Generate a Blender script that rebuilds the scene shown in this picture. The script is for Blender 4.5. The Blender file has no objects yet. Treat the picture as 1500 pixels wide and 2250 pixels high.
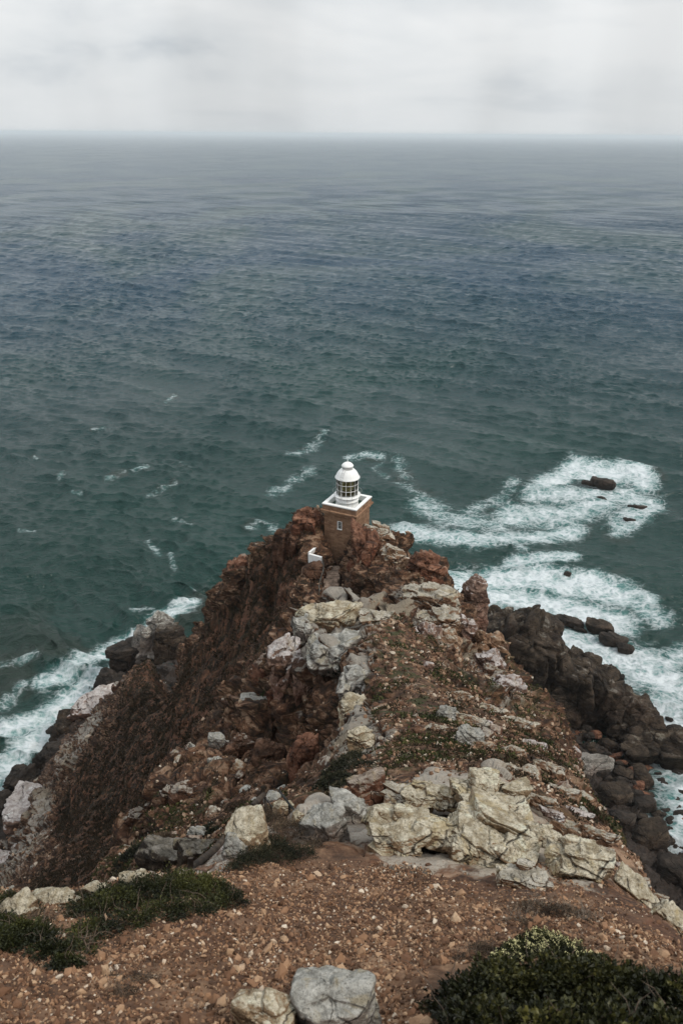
import bpy, bmesh, math, random
import numpy as np
from mathutils import Vector, Matrix
S = bpy.context.scene
COL = S.collection
R = math.radians

# ------------------------------------------------------------------ camera
F_PX, PITCH, CAMZ = 1750.0, 25.4, 125.0
cam_d = bpy.data.cameras.new('camera')
cam = bpy.data.objects.new('camera', cam_d); COL.objects.link(cam)
cam.location = (0, 0, CAMZ)
ROLL = R(0.42)
cam.rotation_euler = (Matrix.Rotation(R(90 - PITCH), 3, 'X') @ Matrix.Rotation(ROLL, 3, 'Z')).to_euler()
cam_d.sensor_fit = 'VERTICAL'; cam_d.sensor_height = 36.0
cam_d.lens = 36.0 * F_PX / 2250.0
cam_d.clip_start = 0.1; cam_d.clip_end = 200000
cam_d.dof.use_dof = True; cam_d.dof.focus_distance = 80; cam_d.dof.aperture_fstop = 5.0
S.camera = cam

# ------------------------------------------------------------------ sky, sun, exposure
SUN_EL, SUN_AZ = 48.0, 118.0          # azimuth clockwise from +Y
w = bpy.data.worlds.new('World'); S.world = w; w.use_nodes = True
nt = w.node_tree; nt.nodes.clear()
def WN(t, **k):
    n = nt.nodes.new(t)
    for a, b in k.items(): setattr(n, a, b)
    return n
sky = WN('ShaderNodeTexSky', sky_type='NISHITA'); sky.sun_disc = False
sky.sun_elevation = R(SUN_EL); sky.sun_rotation = R(SUN_AZ); sky.air_density = 1.0; sky.dust_density = 3.0
tc = WN('ShaderNodeTexCoord')
sep = WN('ShaderNodeSeparateXYZ'); nt.links.new(tc.outputs['Generated'], sep.inputs[0])
# cloud deck: direction projected on a plane overhead
zm = WN('ShaderNodeMath', operation='MAXIMUM'); nt.links.new(sep.outputs['Z'], zm.inputs[0]); zm.inputs[1].default_value = 0.0
za = WN('ShaderNodeMath', operation='ADD'); nt.links.new(zm.outputs[0], za.inputs[0]); za.inputs[1].default_value = 0.22
dx = WN('ShaderNodeMath', operation='DIVIDE'); nt.links.new(sep.outputs['X'], dx.inputs[0]); nt.links.new(za.outputs[0], dx.inputs[1])
dy = WN('ShaderNodeMath', operation='DIVIDE'); nt.links.new(sep.outputs['Y'], dy.inputs[0]); nt.links.new(za.outputs[0], dy.inputs[1])
cb = WN('ShaderNodeCombineXYZ'); nt.links.new(dx.outputs[0], cb.inputs[0]); nt.links.new(dy.outputs[0], cb.inputs[1])
mp = WN('ShaderNodeMapping'); nt.links.new(cb.outputs[0], mp.inputs[0]); mp.inputs['Location'].default_value = (1.9, 0.9, 0)
n1 = WN('ShaderNodeTexNoise'); nt.links.new(mp.outputs[0], n1.inputs['Vector'])
n1.inputs['Scale'].default_value = 1.15; n1.inputs['Detail'].default_value = 9; n1.inputs['Roughness'].default_value = 0.52; n1.inputs['Distortion'].default_value = 0.35
r1 = WN('ShaderNodeValToRGB'); nt.links.new(n1.outputs['Fac'], r1.inputs[0])
e = r1.color_ramp.elements
e[0].position = 0.35; e[0].color = (5.2, 5.7, 6.2, 1)
e[1].position = 0.60; e[1].color = (8.9, 9.05, 9.1, 1)
em = r1.color_ramp.elements.new(0.46); em.color = (7.6, 7.9, 8.1, 1)
# towards the horizon the deck melts into an even grey
hz = WN('ShaderNodeMapRange'); nt.links.new(sep.outputs['Z'], hz.inputs[0])
hz.inputs[1].default_value = 0.0; hz.inputs[2].default_value = 0.13; hz.inputs[3].default_value = 0.9; hz.inputs[4].default_value = 0.0
mh = WN('ShaderNodeMixRGB'); nt.links.new(hz.outputs[0], mh.inputs[0]); nt.links.new(r1.outputs[0], mh.inputs[1]); mh.inputs[2].default_value = (7.5, 7.75, 7.9, 1)
mx = WN('ShaderNodeMixRGB'); mx.inputs[0].default_value = 0.96
nt.links.new(sky.outputs[0], mx.inputs[1]); nt.links.new(mh.outputs[0], mx.inputs[2])
# an overcast deck is about two to three times brighter overhead than at the horizon
zg = WN('ShaderNodeMapRange', interpolation_type='SMOOTHSTEP'); nt.links.new(sep.outputs['Z'], zg.inputs[0])
zg.inputs[1].default_value = 0.10; zg.inputs[2].default_value = 0.95; zg.inputs[3].default_value = 1.0; zg.inputs[4].default_value = 1.6
# far rain shafts under the deck: soft vertical curtains
az_ = WN('ShaderNodeMath', operation='DIVIDE'); nt.links.new(sep.outputs['X'], az_.inputs[0]); nt.links.new(sep.outputs['Y'], az_.inputs[1])
rc = WN('ShaderNodeCombineXYZ'); nt.links.new(az_.outputs[0], rc.inputs[0]); nt.links.new(sep.outputs['Z'], rc.inputs[1])
rm = WN('ShaderNodeMapping'); nt.links.new(rc.outputs[0], rm.inputs[0]); rm.inputs['Scale'].default_value = (4.5, 1.2, 1); rm.inputs['Location'].default_value = (2.1, 0, 0)
rn = WN('ShaderNodeTexNoise'); nt.links.new(rm.outputs[0], rn.inputs['Vector']); rn.inputs['Scale'].default_value = 1.0; rn.inputs['Detail'].default_value = 3
rr0 = WN('ShaderNodeMapRange', interpolation_type='SMOOTHSTEP'); nt.links.new(rn.outputs['Fac'], rr0.inputs[0]); rr0.inputs[1].default_value = .42; rr0.inputs[2].default_value = .62; rr0.inputs[3].default_value = 1.03; rr0.inputs[4].default_value = .91
rg = WN('ShaderNodeMath', operation='MULTIPLY'); nt.links.new(zg.outputs[0], rg.inputs[0]); nt.links.new(rr0.outputs[0], rg.inputs[1])
zv = WN('ShaderNodeVectorMath', operation='SCALE'); nt.links.new(mx.outputs[0], zv.inputs[0]); nt.links.new(rg.outputs[0], zv.inputs['Scale'])
bg = WN('ShaderNodeBackground'); bg.inputs[1].default_value = 0.078; nt.links.new(zv.outputs[0], bg.inputs[0])
wo = WN('ShaderNodeOutputWorld'); nt.links.new(bg.outputs[0], wo.inputs[0])

sl = bpy.data.lights.new('sun', 'SUN'); sl.energy = 1.5; sl.use_shadow = True; sl.angle = R(11); sl.color = (1.0, 0.93, 0.83)
sun = bpy.data.objects.new('sun', sl); COL.objects.link(sun)
a_, e_ = R(SUN_AZ), R(SUN_EL)
sun.rotation_euler = Vector((math.sin(a_) * math.cos(e_), math.cos(a_) * math.cos(e_), math.sin(e_))).to_track_quat('Z', 'Y').to_euler()
sun.location = (0, 0, 200)
S.view_settings.view_transform = 'Standard'; S.view_settings.look = 'None'; S.view_settings.gamma = 1
S.view_settings.exposure = 0.32
S.cycles.use_denoising = True; S.cycles.max_bounces = 6; S.cycles.volume_bounces = 1
S.cycles.diffuse_bounces = 3; S.cycles.glossy_bounces = 3; S.cycles.transmission_bounces = 4
S.cycles.sample_clamp_indirect = 4

# ------------------------------------------------------------------ helpers
def tag(o, label=None, cat=None, group=None, kind=None):
    if label: o['label'] = label
    if cat: o['category'] = cat
    if group: o['group'] = group
    if kind: o['kind'] = kind
    return o
SP, CP = math.sin(R(PITCH)), math.cos(R(PITCH))
def ray(px, py):
    u = (px - 750) / F_PX; v = (1125 - py) / F_PX
    u, v = u * math.cos(ROLL) - v * math.sin(ROLL), u * math.sin(ROLL) + v * math.cos(ROLL)
    return np.array([u, CP + v * SP, -SP + v * CP])
def P(px, py, d):
    return ray(px, py) * d + np.array([0, 0, CAMZ])
def seaP(px, py, z=0.0):
    r_ = ray(px, py); return r_ * ((z - CAMZ) / r_[2]) + np.array([0, 0, CAMZ])
def to_px(p):                      # world -> photo pixel (vectorised)
    p = np.atleast_2d(p); x, y, z = p[:, 0], p[:, 1], p[:, 2] - CAMZ
    f = y * CP - z * SP; uu = y * SP + z * CP
    f = np.where(f < 1e-3, 1e-3, f)
    a, b = x / f, uu / f; c, s = math.cos(ROLL), math.sin(ROLL)
    return 750 + (a * c + b * s) * F_PX, 1125 - (b * c - a * s) * F_PX, f

def mesh_np(name, V, F4=None, F3=None, mat=None, parent=None, smooth=True, attrs=None):
    me = bpy.data.meshes.new(name)
    V = np.ascontiguousarray(V, dtype=np.float32)
    n4 = 0 if F4 is None else len(F4); n3 = 0 if F3 is None else len(F3)
    loops = np.concatenate([a.reshape(-1) for a in (F4, F3) if a is not None]).astype(np.int32)
    tot = np.concatenate([np.full(n4, 4), np.full(n3, 3)]).astype(np.int32)
    st = np.concatenate([[0], np.cumsum(tot)[:-1]]).astype(np.int32)
    me.vertices.add(len(V)); me.vertices.foreach_set('co', V.reshape(-1))
    me.loops.add(len(loops)); me.loops.foreach_set('vertex_index', loops)
    me.polygons.add(len(tot)); me.polygons.foreach_set('loop_start', st); me.polygons.foreach_set('loop_total', tot)
    me.polygons.foreach_set('use_smooth', np.full(len(tot), bool(smooth)))
    me.update(calc_edges=True)
    if attrs:
        for k, a in attrs.items():
            a = np.asarray(a, dtype=np.float32)
            if a.ndim == 1:
                at = me.attributes.new(k, 'FLOAT', 'POINT'); at.data.foreach_set('value', a)
            else:
                at = me.attributes.new(k, 'FLOAT_COLOR', 'POINT')
                c = np.ones((len(a), 4), np.float32); c[:, :a.shape[1]] = a
                at.data.foreach_set('color', c.reshape(-1))
    if mat: me.materials.append(mat)
    o = bpy.data.objects.new(name, me); COL.objects.link(o)
    if parent: o.parent = parent
    return o

# numpy noise
_rs = np.random.RandomState(7)
_perm = _rs.permutation(4096).astype(np.int32)
_g = _rs.normal(size=(4096, 3)).astype(np.float32); _g /= np.linalg.norm(_g, axis=1)[:, None]
_rnd = _rs.rand(4096, 4).astype(np.float32)
def _h(ix, iy, iz):
    return _perm[(_perm[(_perm[ix & 4095] + iy) & 4095] + iz) & 4095]
def perlin(p):
    p = p.astype(np.float32); i = np.floor(p).astype(np.int32); f = p - i
    u = f * f * f * (f * (f * 6 - 15) + 10)
    out = 0
    for a in (0, 1):
        wx = u[:, 0] if a else 1 - u[:, 0]
        for b in (0, 1):
            wy = u[:, 1] if b else 1 - u[:, 1]
            for c in (0, 1):
                wz = u[:, 2] if c else 1 - u[:, 2]
                g = _g[_h(i[:, 0] + a, i[:, 1] + b, i[:, 2] + c)]
                d = (f[:, 0] - a) * g[:, 0] + (f[:, 1] - b) * g[:, 1] + (f[:, 2] - c) * g[:, 2]
                out = out + d * wx * wy * wz
    return out * 1.5
def fbm(p, octv=4, lac=2.03, gain=0.5, ridged=False):
    s, a, q = 0, 1.0, np.array(p, np.float32)
    for k in range(octv):
        n = perlin(q + 17.3 * k)
        s = s + a * ((1 - 2 * np.abs(n)) if ridged else n); a *= gain; q = q * lac
    return s
def worley(p, seed=0):
    """returns F1, F2, random(4) of the nearest cell, vector from its centre"""
    p = p.astype(np.float32); i = np.floor(p).astype(np.int32); n = len(p)
    f1 = np.full(n, 9, np.float32); f2 = f1.copy(); hid = np.zeros(n, np.int32); vec = np.zeros((n, 3), np.float32)
    for a in (-1, 0, 1):
        for b in (-1, 0, 1):
            for c in (-1, 0, 1):
                h = _h(i[:, 0] + a + seed, i[:, 1] + b, i[:, 2] + c)
                r_ = _rnd[h]
                v = p - (i + np.array([a, b, c], np.int32) + r_[:, :3])
                v2 = v * v; d = np.sqrt(np.sqrt((v2 * v2).sum(1)))
                m = d < f1
                f2 = np.where(m, f1, np.minimum(f2, d))
                f1 = np.where(m, d, f1); hid = np.where(m, h, hid); vec[m] = v[m]
    return f1, f2, _rnd[(hid * 7 + 13) & 4095], vec
def chunked(fn, p, n=250000):
    outs = [fn(p[k:k + n]) for k in range(0, len(p), n)]
    if isinstance(outs[0], tuple): return tuple(np.concatenate(z) for z in zip(*outs))
    return np.concatenate(outs)
def knots(tab):
    v = [np.linspace(a, b, n, endpoint=False) for a, b, n in tab]; return np.concatenate(v)
def sstep(a, b, x):
    t = np.clip((x - a) / (b - a), 0, 1); return t * t * (3 - 2 * t)
def blocks(p, scale, seed=0, aniso=(1, 1, 1), rot=0.0, warp=0.35, tilt=0.8, crack=0.5, cw=0.06):
    """blocky fractured rock: every cell is a tilted facet, cells are parted by cracks; about -1..1"""
    q = p / scale
    q = q + warp * np.stack([perlin(q * .9 + 3.1), perlin(q * .9 + 11.7), perlin(q * .9 + 23.9)], 1)
    if rot:
        c, s = math.cos(rot), math.sin(rot)
        q = np.stack([q[:, 0] * c - q[:, 2] * s, q[:, 1], q[:, 0] * s + q[:, 2] * c], 1)
    q = q / np.array(aniso, np.float32)
    f1, f2, rn, v = worley(q, seed)
    g = (rn[:, :3] - .5) * 2
    d = (rn[:, 3] - .5) * 1.7 + tilt * (v * g).sum(1) - crack * np.exp(-(f2 - f1) / cw)
    return d

# ------------------------------------------------------------------ material helpers
class M:
    def __init__(s, name):
        s.m = bpy.data.materials.new(name); s.m.use_nodes = True; s.t = s.m.node_tree; s.t.nodes.clear()
        s.out = s.n('ShaderNodeOutputMaterial')
        s.geo = s.n('ShaderNodeNewGeometry'); s.tc = s.n('ShaderNodeTexCoord')
    def n(s, t, **k):
        x = s.t.nodes.new(t)
        for a, b in k.items(): setattr(x, a, b)
        return x
    def l(s, a, b): s.t.links.new(a, b)
    def set(s, sock, v):
        if isinstance(v, bpy.types.NodeSocket): s.l(v, sock)
        else:
            if hasattr(sock, 'default_value') and isinstance(v, (tuple, list)) and len(v) == 3 and sock.type == 'RGBA': v = (*v, 1)
            sock.default_value = v
    def attr(s, name, out='Fac'):
        x = s.n('ShaderNodeAttribute'); x.attribute_name = name; return x.outputs[out]
    def noise(s, vec, scale, detail=4, rough=.55, dist=0, out='Fac'):
        x = s.n('ShaderNodeTexNoise'); s.l(vec, x.inputs['Vector'])
        x.inputs['Scale'].default_value = scale; x.inputs['Detail'].default_value = detail
        x.inputs['Roughness'].default_value = rough; x.inputs['Distortion'].default_value = dist
        return x.outputs[out]
    def voro(s, vec, scale, feature='F1', out='Distance', rand=1):
        x = s.n('ShaderNodeTexVoronoi', feature=feature); s.l(vec, x.inputs['Vector'])
        x.inputs['Scale'].default_value = scale; x.inputs['Randomness'].default_value = rand
        return x.outputs[out]
    def map(s, vec, scale=(1, 1, 1), rot=(0, 0, 0), loc=(0, 0, 0)):
        x = s.n('ShaderNodeMapping'); s.l(vec, x.inputs[0])
        x.inputs['Scale'].default_value = scale; x.inputs['Rotation'].default_value = rot; x.inputs['Location'].default_value = loc
        return x.outputs[0]
    def math(s, op, a, b=None, c=None, clamp=False):
        x = s.n('ShaderNodeMath', operation=op, use_clamp=clamp); s.set(x.inputs[0], a)
        if b is not None: s.set(x.inputs[1], b)
        if c is not None: s.set(x.inputs[2], c)
        return x.outputs[0]
    def ss(s, v, a, b, lo=0.0, hi=1.0):
        x = s.n('ShaderNodeMapRange', interpolation_type='SMOOTHSTEP'); s.l(v, x.inputs[0])
        for k, q in enumerate((a, b, lo, hi)): s.set(x.inputs[k + 1], q)
        return x.outputs[0]
    def mix(s, f, a, b):
        x = s.n('ShaderNodeMixRGB'); s.set(x.inputs[0], f); s.set(x.inputs[1], a); s.set(x.inputs[2], b); return x.outputs[0]
    def ramp(s, f, stops):
        x = s.n('ShaderNodeValToRGB'); s.l(f, x.inputs[0]); e = x.color_ramp.elements
        while len(e) < len(stops): e.new(.5)
        for k, (p_, c) in enumerate(stops): e[k].position = p_; e[k].color = (*c, 1)
        return x.outputs[0]
    def bump(s, h, strength, dist, normal=None):
        x = s.n('ShaderNodeBump'); s.l(h, x.inputs['Height']); s.set(x.inputs['Strength'], strength); s.set(x.inputs['Distance'], dist)
        if normal: s.l(normal, x.inputs['Normal'])
        return x.outputs[0]
    def bsdf(s, color, rough=.8, normal=None, **k):
        x = s.n('ShaderNodeBsdfPrincipled'); s.set(x.inputs['Base Color'], color); s.set(x.inputs['Roughness'], rough)
        x.inputs['Specular IOR Level'].default_value = 0.3
        if normal: s.l(normal, x.inputs['Normal'])
        for a, b in k.items(): s.set(x.inputs[a.replace('_', ' ')], b)
        s.l(x.outputs[0], s.out.inputs[0]); return x
    def math_warp(s, vec, scale, amt):
        x = s.n('ShaderNodeTexNoise'); s.l(vec, x.inputs['Vector']); x.inputs['Scale'].default_value = scale; x.inputs['Detail'].default_value = 3
        y = s.n('ShaderNodeVectorMath', operation='MULTIPLY_ADD'); s.l(x.outputs['Color'], y.inputs[0]); y.inputs[1].default_value = (amt,) * 3; s.l(vec, y.inputs[2]); return y.outputs[0]
    def normz(s):
        x = s.n('ShaderNodeSeparateXYZ'); s.l(s.geo.outputs['Normal'], x.inputs[0]); return x.outputs[2]

def rock_material(name, coord='Object', sc=1.0, base=((.10, .055, .035), (.17, .10, .07), (.23, .16, .12)), lich=.5, lichcol=((.27, .26, .23), (.50, .48, .43)),
                  orange=.35, dark=0.0, attrs=False, rough=.85, bump=.85):
    """weathered sandstone; sc = metres of one feature"""
    m = M(name)
    co = m.geo.outputs['Position'] if coord == 'Position' else m.tc.outputs['Object']
    n_big = m.noise(co, .35 / sc, 5, .6); n_mid = m.noise(co, 1.6 / sc, 6, .62, .4); n_fine = m.noise(co, 9 / sc, 5, .7)
    n_strat = m.noise(m.map(co, (1, 1, 3.2), (.35, .25, 0)), 1.1 / sc, 5, .6, .8)
    c = m.ramp(m.math('ADD', m.math('MULTIPLY', n_strat, .6), m.math('MULTIPLY', n_mid, .4)), [(.41, base[0]), (.49, base[1]), (.59, base[2])])
    c = m.mix(m.ss(n_big, .48, .66, 0, .4), c, tuple(a * b for a, b in zip(base[1], (1.25, .85, .7))))                    # iron red stain
    c = m.mix(m.ss(n_fine, .52, .64, 0, .6), c, tuple(x * .5 for x in base[0]))
    nz = m.normz()
    L = m.attr('lich') if attrs else lich
    # lichen crust grows on the faces that look up
    t = m.math('ADD', m.math('MULTIPLY', nz, .55), m.math('MULTIPLY', n_mid, .9))
    t = m.math('ADD', t, m.math('MULTIPLY', m.noise(co, 5.0 / sc, 6, .7, .5), .55))
    t = m.math('ADD', t, L)
    lf = m.ss(t, 1.50, 1.66)
    lc = m.mix(m.ss(m.noise(co, 3.3 / sc, 6, .75), .38, .62), lichcol[0], lichcol[1])
    lc = m.mix(m.ss(m.noise(co, 1.1 / sc, 5, .65, .8), .48, .60, 0, orange), lc, (.38, .29, .13)); lc = m.mix(m.ss(m.noise(co, 2.1 / sc, 6, .72, .5), .56, .66, 0, .8), lc, tuple(min(.75, x * 1.35) for x in lichcol[1]))
    spots = m.voro(co, 16 / sc)
    lc = m.mix(m.ss(spots, .10, .25, .65, 0), lc, (.09, .085, .07))
    c = m.mix(m.math('MULTIPLY', lf, .9), c, lc)
    ck = m.ss(m.voro(m.map(m.math_warp(co, 1.4 / sc, .7 * sc), (1, .8, 1.5), (.3, .2, .1)), .45 / sc, 'DISTANCE_TO_EDGE'), 0, .014)
    ckm = m.math('MULTIPLY', m.math('SUBTRACT', 1, ck), m.ss(n_mid, .42, .55, 0, .8))
    c = m.mix(ckm, c, (.022, .015, .011))
    pit = m.math('MULTIPLY', m.ss(m.noise(co, 22 / sc, 5, .75, .3), .56, .66, 0, .75), m.ss(m.noise(co, 2.6 / sc, 4, .6), .42, .6))
    c = m.mix(pit, c, (.050, .040, .030))
    c = m.mix(m.math('MULTIPLY', m.ss(m.noise(co, 4.2 / sc, 6, .72, 1.2), .60, .68, 0, .7), m.ss(n_big, .4, .6)), c, tuple(x * .9 for x in base[1]))
    if dark: c = m.mix(dark, c, (.022, .017, .013))
    cr = m.ss(m.voro(m.map(co, (1, 1, 1.7), (.3, .2, .1)), 1.3 / sc, 'DISTANCE_TO_EDGE'), 0, .05, 0, 1)
    h = m.math('ADD', m.math('MULTIPLY', n_mid, .8), m.math('MULTIPLY', n_fine, .35))
    h = m.math('ADD', h, m.math('MULTIPLY', cr, .05)); h = m.math('SUBTRACT', h, m.math('MULTIPLY', ckm, .5)); h = m.math('SUBTRACT', h, m.math('MULTIPLY', pit, .25))
    h = m.math('ADD', h, m.math('MULTIPLY', n_strat, .5))
    b = m.bump(h, bump, .35 * sc)
    m.bsdf(c, rough, b)
    return m.m
# ------------------------------------------------------------------ headland (ground sheet)
#            rock veg lich grav dark
G_ = (.05, 0, .0, 1, 0); Lr = (1, 0, .9, 0, 0); Sc = (.12, 1, .0, .1, 0); Cr = (1, .15, .22, .1, 0)
Mx = (.35, .45, .3, .6, 0); Dk = (1, 0, .0, 0, 1); Pk = (.8, 0, .75, 0, 0); Lt = (.7, .2, .7, .5, 0)
ctl = []      # x, y, z, attrs
def V(l, a):
    for px, py, d in l: ctl.append((*P(px, py, d), *a))
def W(l, a):
    for x, y, z in l: ctl.append((x, y, z + CAMZ, *a))
def SIL(l, dirn, a, ah=None, k=.10, dz=.30):
    for px, py, d in l:
        p = P(px, py, d); ctl.append((*p, *a)); dd = np.array(dirn) / np.hypot(*dirn)
        ctl.append((p[0] + dd[0] * k * d, p[1] + dd[1] * k * d, p[2] - dz * d, *(ah or a)))
V([(-300, 2250, 3.6), (0, 2250, 3.6), (375, 2250, 3.7), (750, 2250, 3.8), (1125, 2250, 3.6), (1500, 2250, 3.4), (1800, 2250, 3.3),
   (0, 2100, 5), (375, 2100, 5.2), (750, 2100, 5.3), (1125, 2100, 5), (1500, 2100, 4.7),
   (150, 2000, 6.6), (500, 1990, 7.0), (750, 1970, 7.4), (1000, 1970, 7.4), (1300, 2010, 6.6)], G_)
V([(750, 1900, 8.8), (640, 1900, 8.7)], G_)
V([(900, 1880, 9.4), (1080, 1900, 9.3), (1250, 1910, 9.2), (820, 1800, 10.6), (1000, 1800, 11.2), (1150, 1780, 11.8), (700, 1810, 10.6)], Lr)
SIL([(560, 1800, 10.6), (700, 1765, 11.3), (800, 1720, 12.4), (950, 1695, 13.6), (1080, 1690, 14)], (0, 1), Lr, Mx, .05, .09)
SIL([(0, 1960, 7.4), (160, 1950, 7.8), (300, 1925, 8.4), (480, 1890, 9.1)], (-.5, 1), Lt, Sc, .3, .6)
SIL([(-300, 1980, 7.0)], (-1, 1), Lt, Sc, .4, .6)
W([(0, 0, -1.9), (2.5, 0, -1.9), (-2.5, 0, -1.9), (0, -3, -1.2), (6, -6, -1), (-6, -6, -1), (0, -12, 0), (-30, -30, 2), (30, -30, 2), (0, -60, 8), (-120, -120, 5), (120, -120, 5), (0, -250, 10)], G_)
# right flank crest: what you see before it drops to the boulder beach
SIL([(1500, 2050, 7.5), (1440, 1960, 11), (1400, 1900, 15), (1340, 1820, 20), (1290, 1750, 26), (1240, 1660, 33), (1180, 1580, 42), (1130, 1490, 52), (1085, 1420, 60)], (1, .35), Mx, Cr, .12, .34)
V([(1250, 1800, 15), (1200, 1720, 20), (1120, 1690, 18), (1330, 1900, 11.5), (1400, 2000, 8.8), (1150, 1620, 30)], Mx)
# saddle and the descending path ground behind the light rocks
V([(880, 1650, 21), (960, 1640, 22), (930, 1560, 29), (860, 1560, 28.5), (900, 1500, 33)], (.08, .25, .2, .9, 0)); V([(1040, 1620, 24), (1050, 1560, 34), (1020, 1480, 42)], Mx)
V([(870, 1450, 37.5), (930, 1430, 41), (850, 1390, 44.5), (900, 1390, 45)], (.08, .15, .3, .9, 0))
SIL([(680, 1335, 50.5), (740, 1318, 52), (800, 1335, 51), (860, 1345, 49.5)], (0, 1), Lr, Cr, .07, .22)
V([(720, 1370, 48), (780, 1380, 47), (740, 1430, 43.5), (790, 1480, 37.5), (790, 1560, 31), (780, 1600, 27.5), (812, 1640, 24), (690, 1400, 46)], Lr)
# left wall of the middle outcrop, near vertical
V([(625, 1420, 46.8), (610, 1480, 47.6), (680, 1500, 46.5), (725, 1520, 44), (615, 1560, 48.5), (700, 1600, 45), (742, 1600, 41), (762, 1650, 38), (755, 1690, 36.5), (725, 1720, 34.5), (785, 1675, 34), (560, 1560, 50), (540, 1640, 47), (620, 1640, 45), (660, 1680, 40), (700, 1745, 33), (640, 1760, 31), (590, 1770, 27)], Cr)
V([(590, 1700, 38), (520, 1720, 39), (500, 1640, 43), (460, 1640, 44)], Cr)
SIL([(440, 1650, 43), (430, 1720, 40), (350, 1715, 43), (290, 1790, 43), (270, 1850, 42)], (-1, .3), Cr, Sc, .08, .25)
V([(440, 1800, 36), (350, 1800, 40), (400, 1860, 26), (520, 1790, 28), (470, 1830, 22), (330, 1890, 22), (230, 1900, 30), (560, 1785, 19)], Mx)
# the right-hand crag chain up to the tower
V([(900, 1330, 64), (930, 1400, 56), (980, 1450, 50), (1000, 1350, 63), (950, 1300, 70), (990, 1400, 57), (1040, 1440, 56), (1060, 1500, 48), (1100, 1560, 43)], (1, .1, .62, .1, 0)); V([(870, 1310, 70)], Cr)
SIL([(1000, 1350, 67), (965, 1305, 72), (960, 1240, 77), (900, 1236, 82), (865, 1195, 85), (845, 1170, 88)], (1, .3), Cr, Cr, .08, .22)
V([(800, 1165, 86.5), (790, 1220, 85), (760, 1260, 85), (800, 1290, 82), (850, 1280, 78), (870, 1240, 81), (820, 1330, 78)], Cr)
W([(1.8, 82.5, -44.6), (-0.8, 79.6, -46.2), (0.8, 84.5, -44.4), (-1.6, 83, -46)], Cr)
V([(715, 1240, 88), (720, 1290, 85), (692, 1243, 87), (676, 1240, 87.6)], Cr)
W([(0, 56, -44), (-3, 62, -44.5), (1, 68, -44.5), (4, 66, -42)], Cr)
V([(660, 1250, 90), (640, 1200, 93), (600, 1230, 95), (660, 1180, 93)], Sc)
SIL([(695, 1120, 94), (665, 1120, 95), (640, 1150, 96), (605, 1190, 98), (575, 1205, 101), (520, 1240, 106), (492, 1290, 111), (440, 1365, 126), (405, 1420, 148)], (-.5, 1), (.38, .5, .05, .2, 0), Cr, .10, .24)
V([(550, 1250, 101), (540, 1330, 102), (460, 1400, 118)], Sc)
# left slope down to the sea
V([(600, 1330, 95), (500, 1450, 103), (400, 1500, 118), (350, 1600, 117), (300, 1550, 138), (200, 1700, 133), (250, 1800, 113), (150, 1800, 137), (330, 1450, 160)], Sc)
V([(480, 1560, 92), (400, 1680, 90), (330, 1740, 98)], Sc)
V([(200, 1600, 163), (150, 1670, 156), (90, 1760, 148), (60, 1850, 142), (20, 1900, 143), (280, 1500, 182)], Pk)
for px, py in [(385, 1400), (330, 1470), (250, 1490), (190, 1540), (125, 1600), (110, 1650), (60, 1700), (0, 1780), (-100, 1850)]:
    p = seaP(px, py); ctl.append((p[0], p[1], 0.3, *Dk)); q = seaP(px - 50, py - 30); ctl.append((q[0], q[1], -6, *Dk))
W([(-8, 18, -24), (-14, 24, -38), (-25, 30, -58), (-40, 35, -85), (-60, 50, -112), (-82, 60, -126), (-20, 12, -30), (-40, 10, -55), (-80, 0, -118), (-110, -20, -128), (-30, 55, -68), (-20, 45, -56), (-14, 55, -53)], Sc)
# behind the tower
W([(0, 96, -60), (8, 96, -62), (0, 112, -92), (20, 110, -100), (-18, 112, -88), (-25, 135, -112), (0, 135, -122), (0, 150, -131), (-30, 160, -126), (25, 130, -121), (0, 200, -134), (60, 200, -134), (-60, 220, -134), (0, 260, -140), (90, 240, -140), (-120, 200, -138)], Cr)
# right cove below the crest
W([(20, 62, -66), (26, 75, -84), (32, 50, -80), (38, 64, -98), (36, 90, -108), (44, 100, -117), (50, 84, -118), (30, 30, -72), (45, 45, -104), (60, 40, -120), (22, 20, -52), (14, 10, -32), (30, 0, -58), (60, 0, -112), (85, 20, -128), (90, -20, -128), (28, 105, -104), (34, 125, -119)], Cr)
W([(62, 96, -123.3), (70, 80, -125), (48, 120, -121), (56, 118, -122), (60, 126, -122.5), (45, 140, -121.5), (54, 134, -122), (36, 150, -122.5), (48, 146, -122.5), (74, 100, -127), (72, 120, -127), (84, 120, -130), (85, 150, -132), (52, 156, -128), (110, 60, -134), (140, 150, -138)], Dk)
ctl = np.array(ctl)

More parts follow.
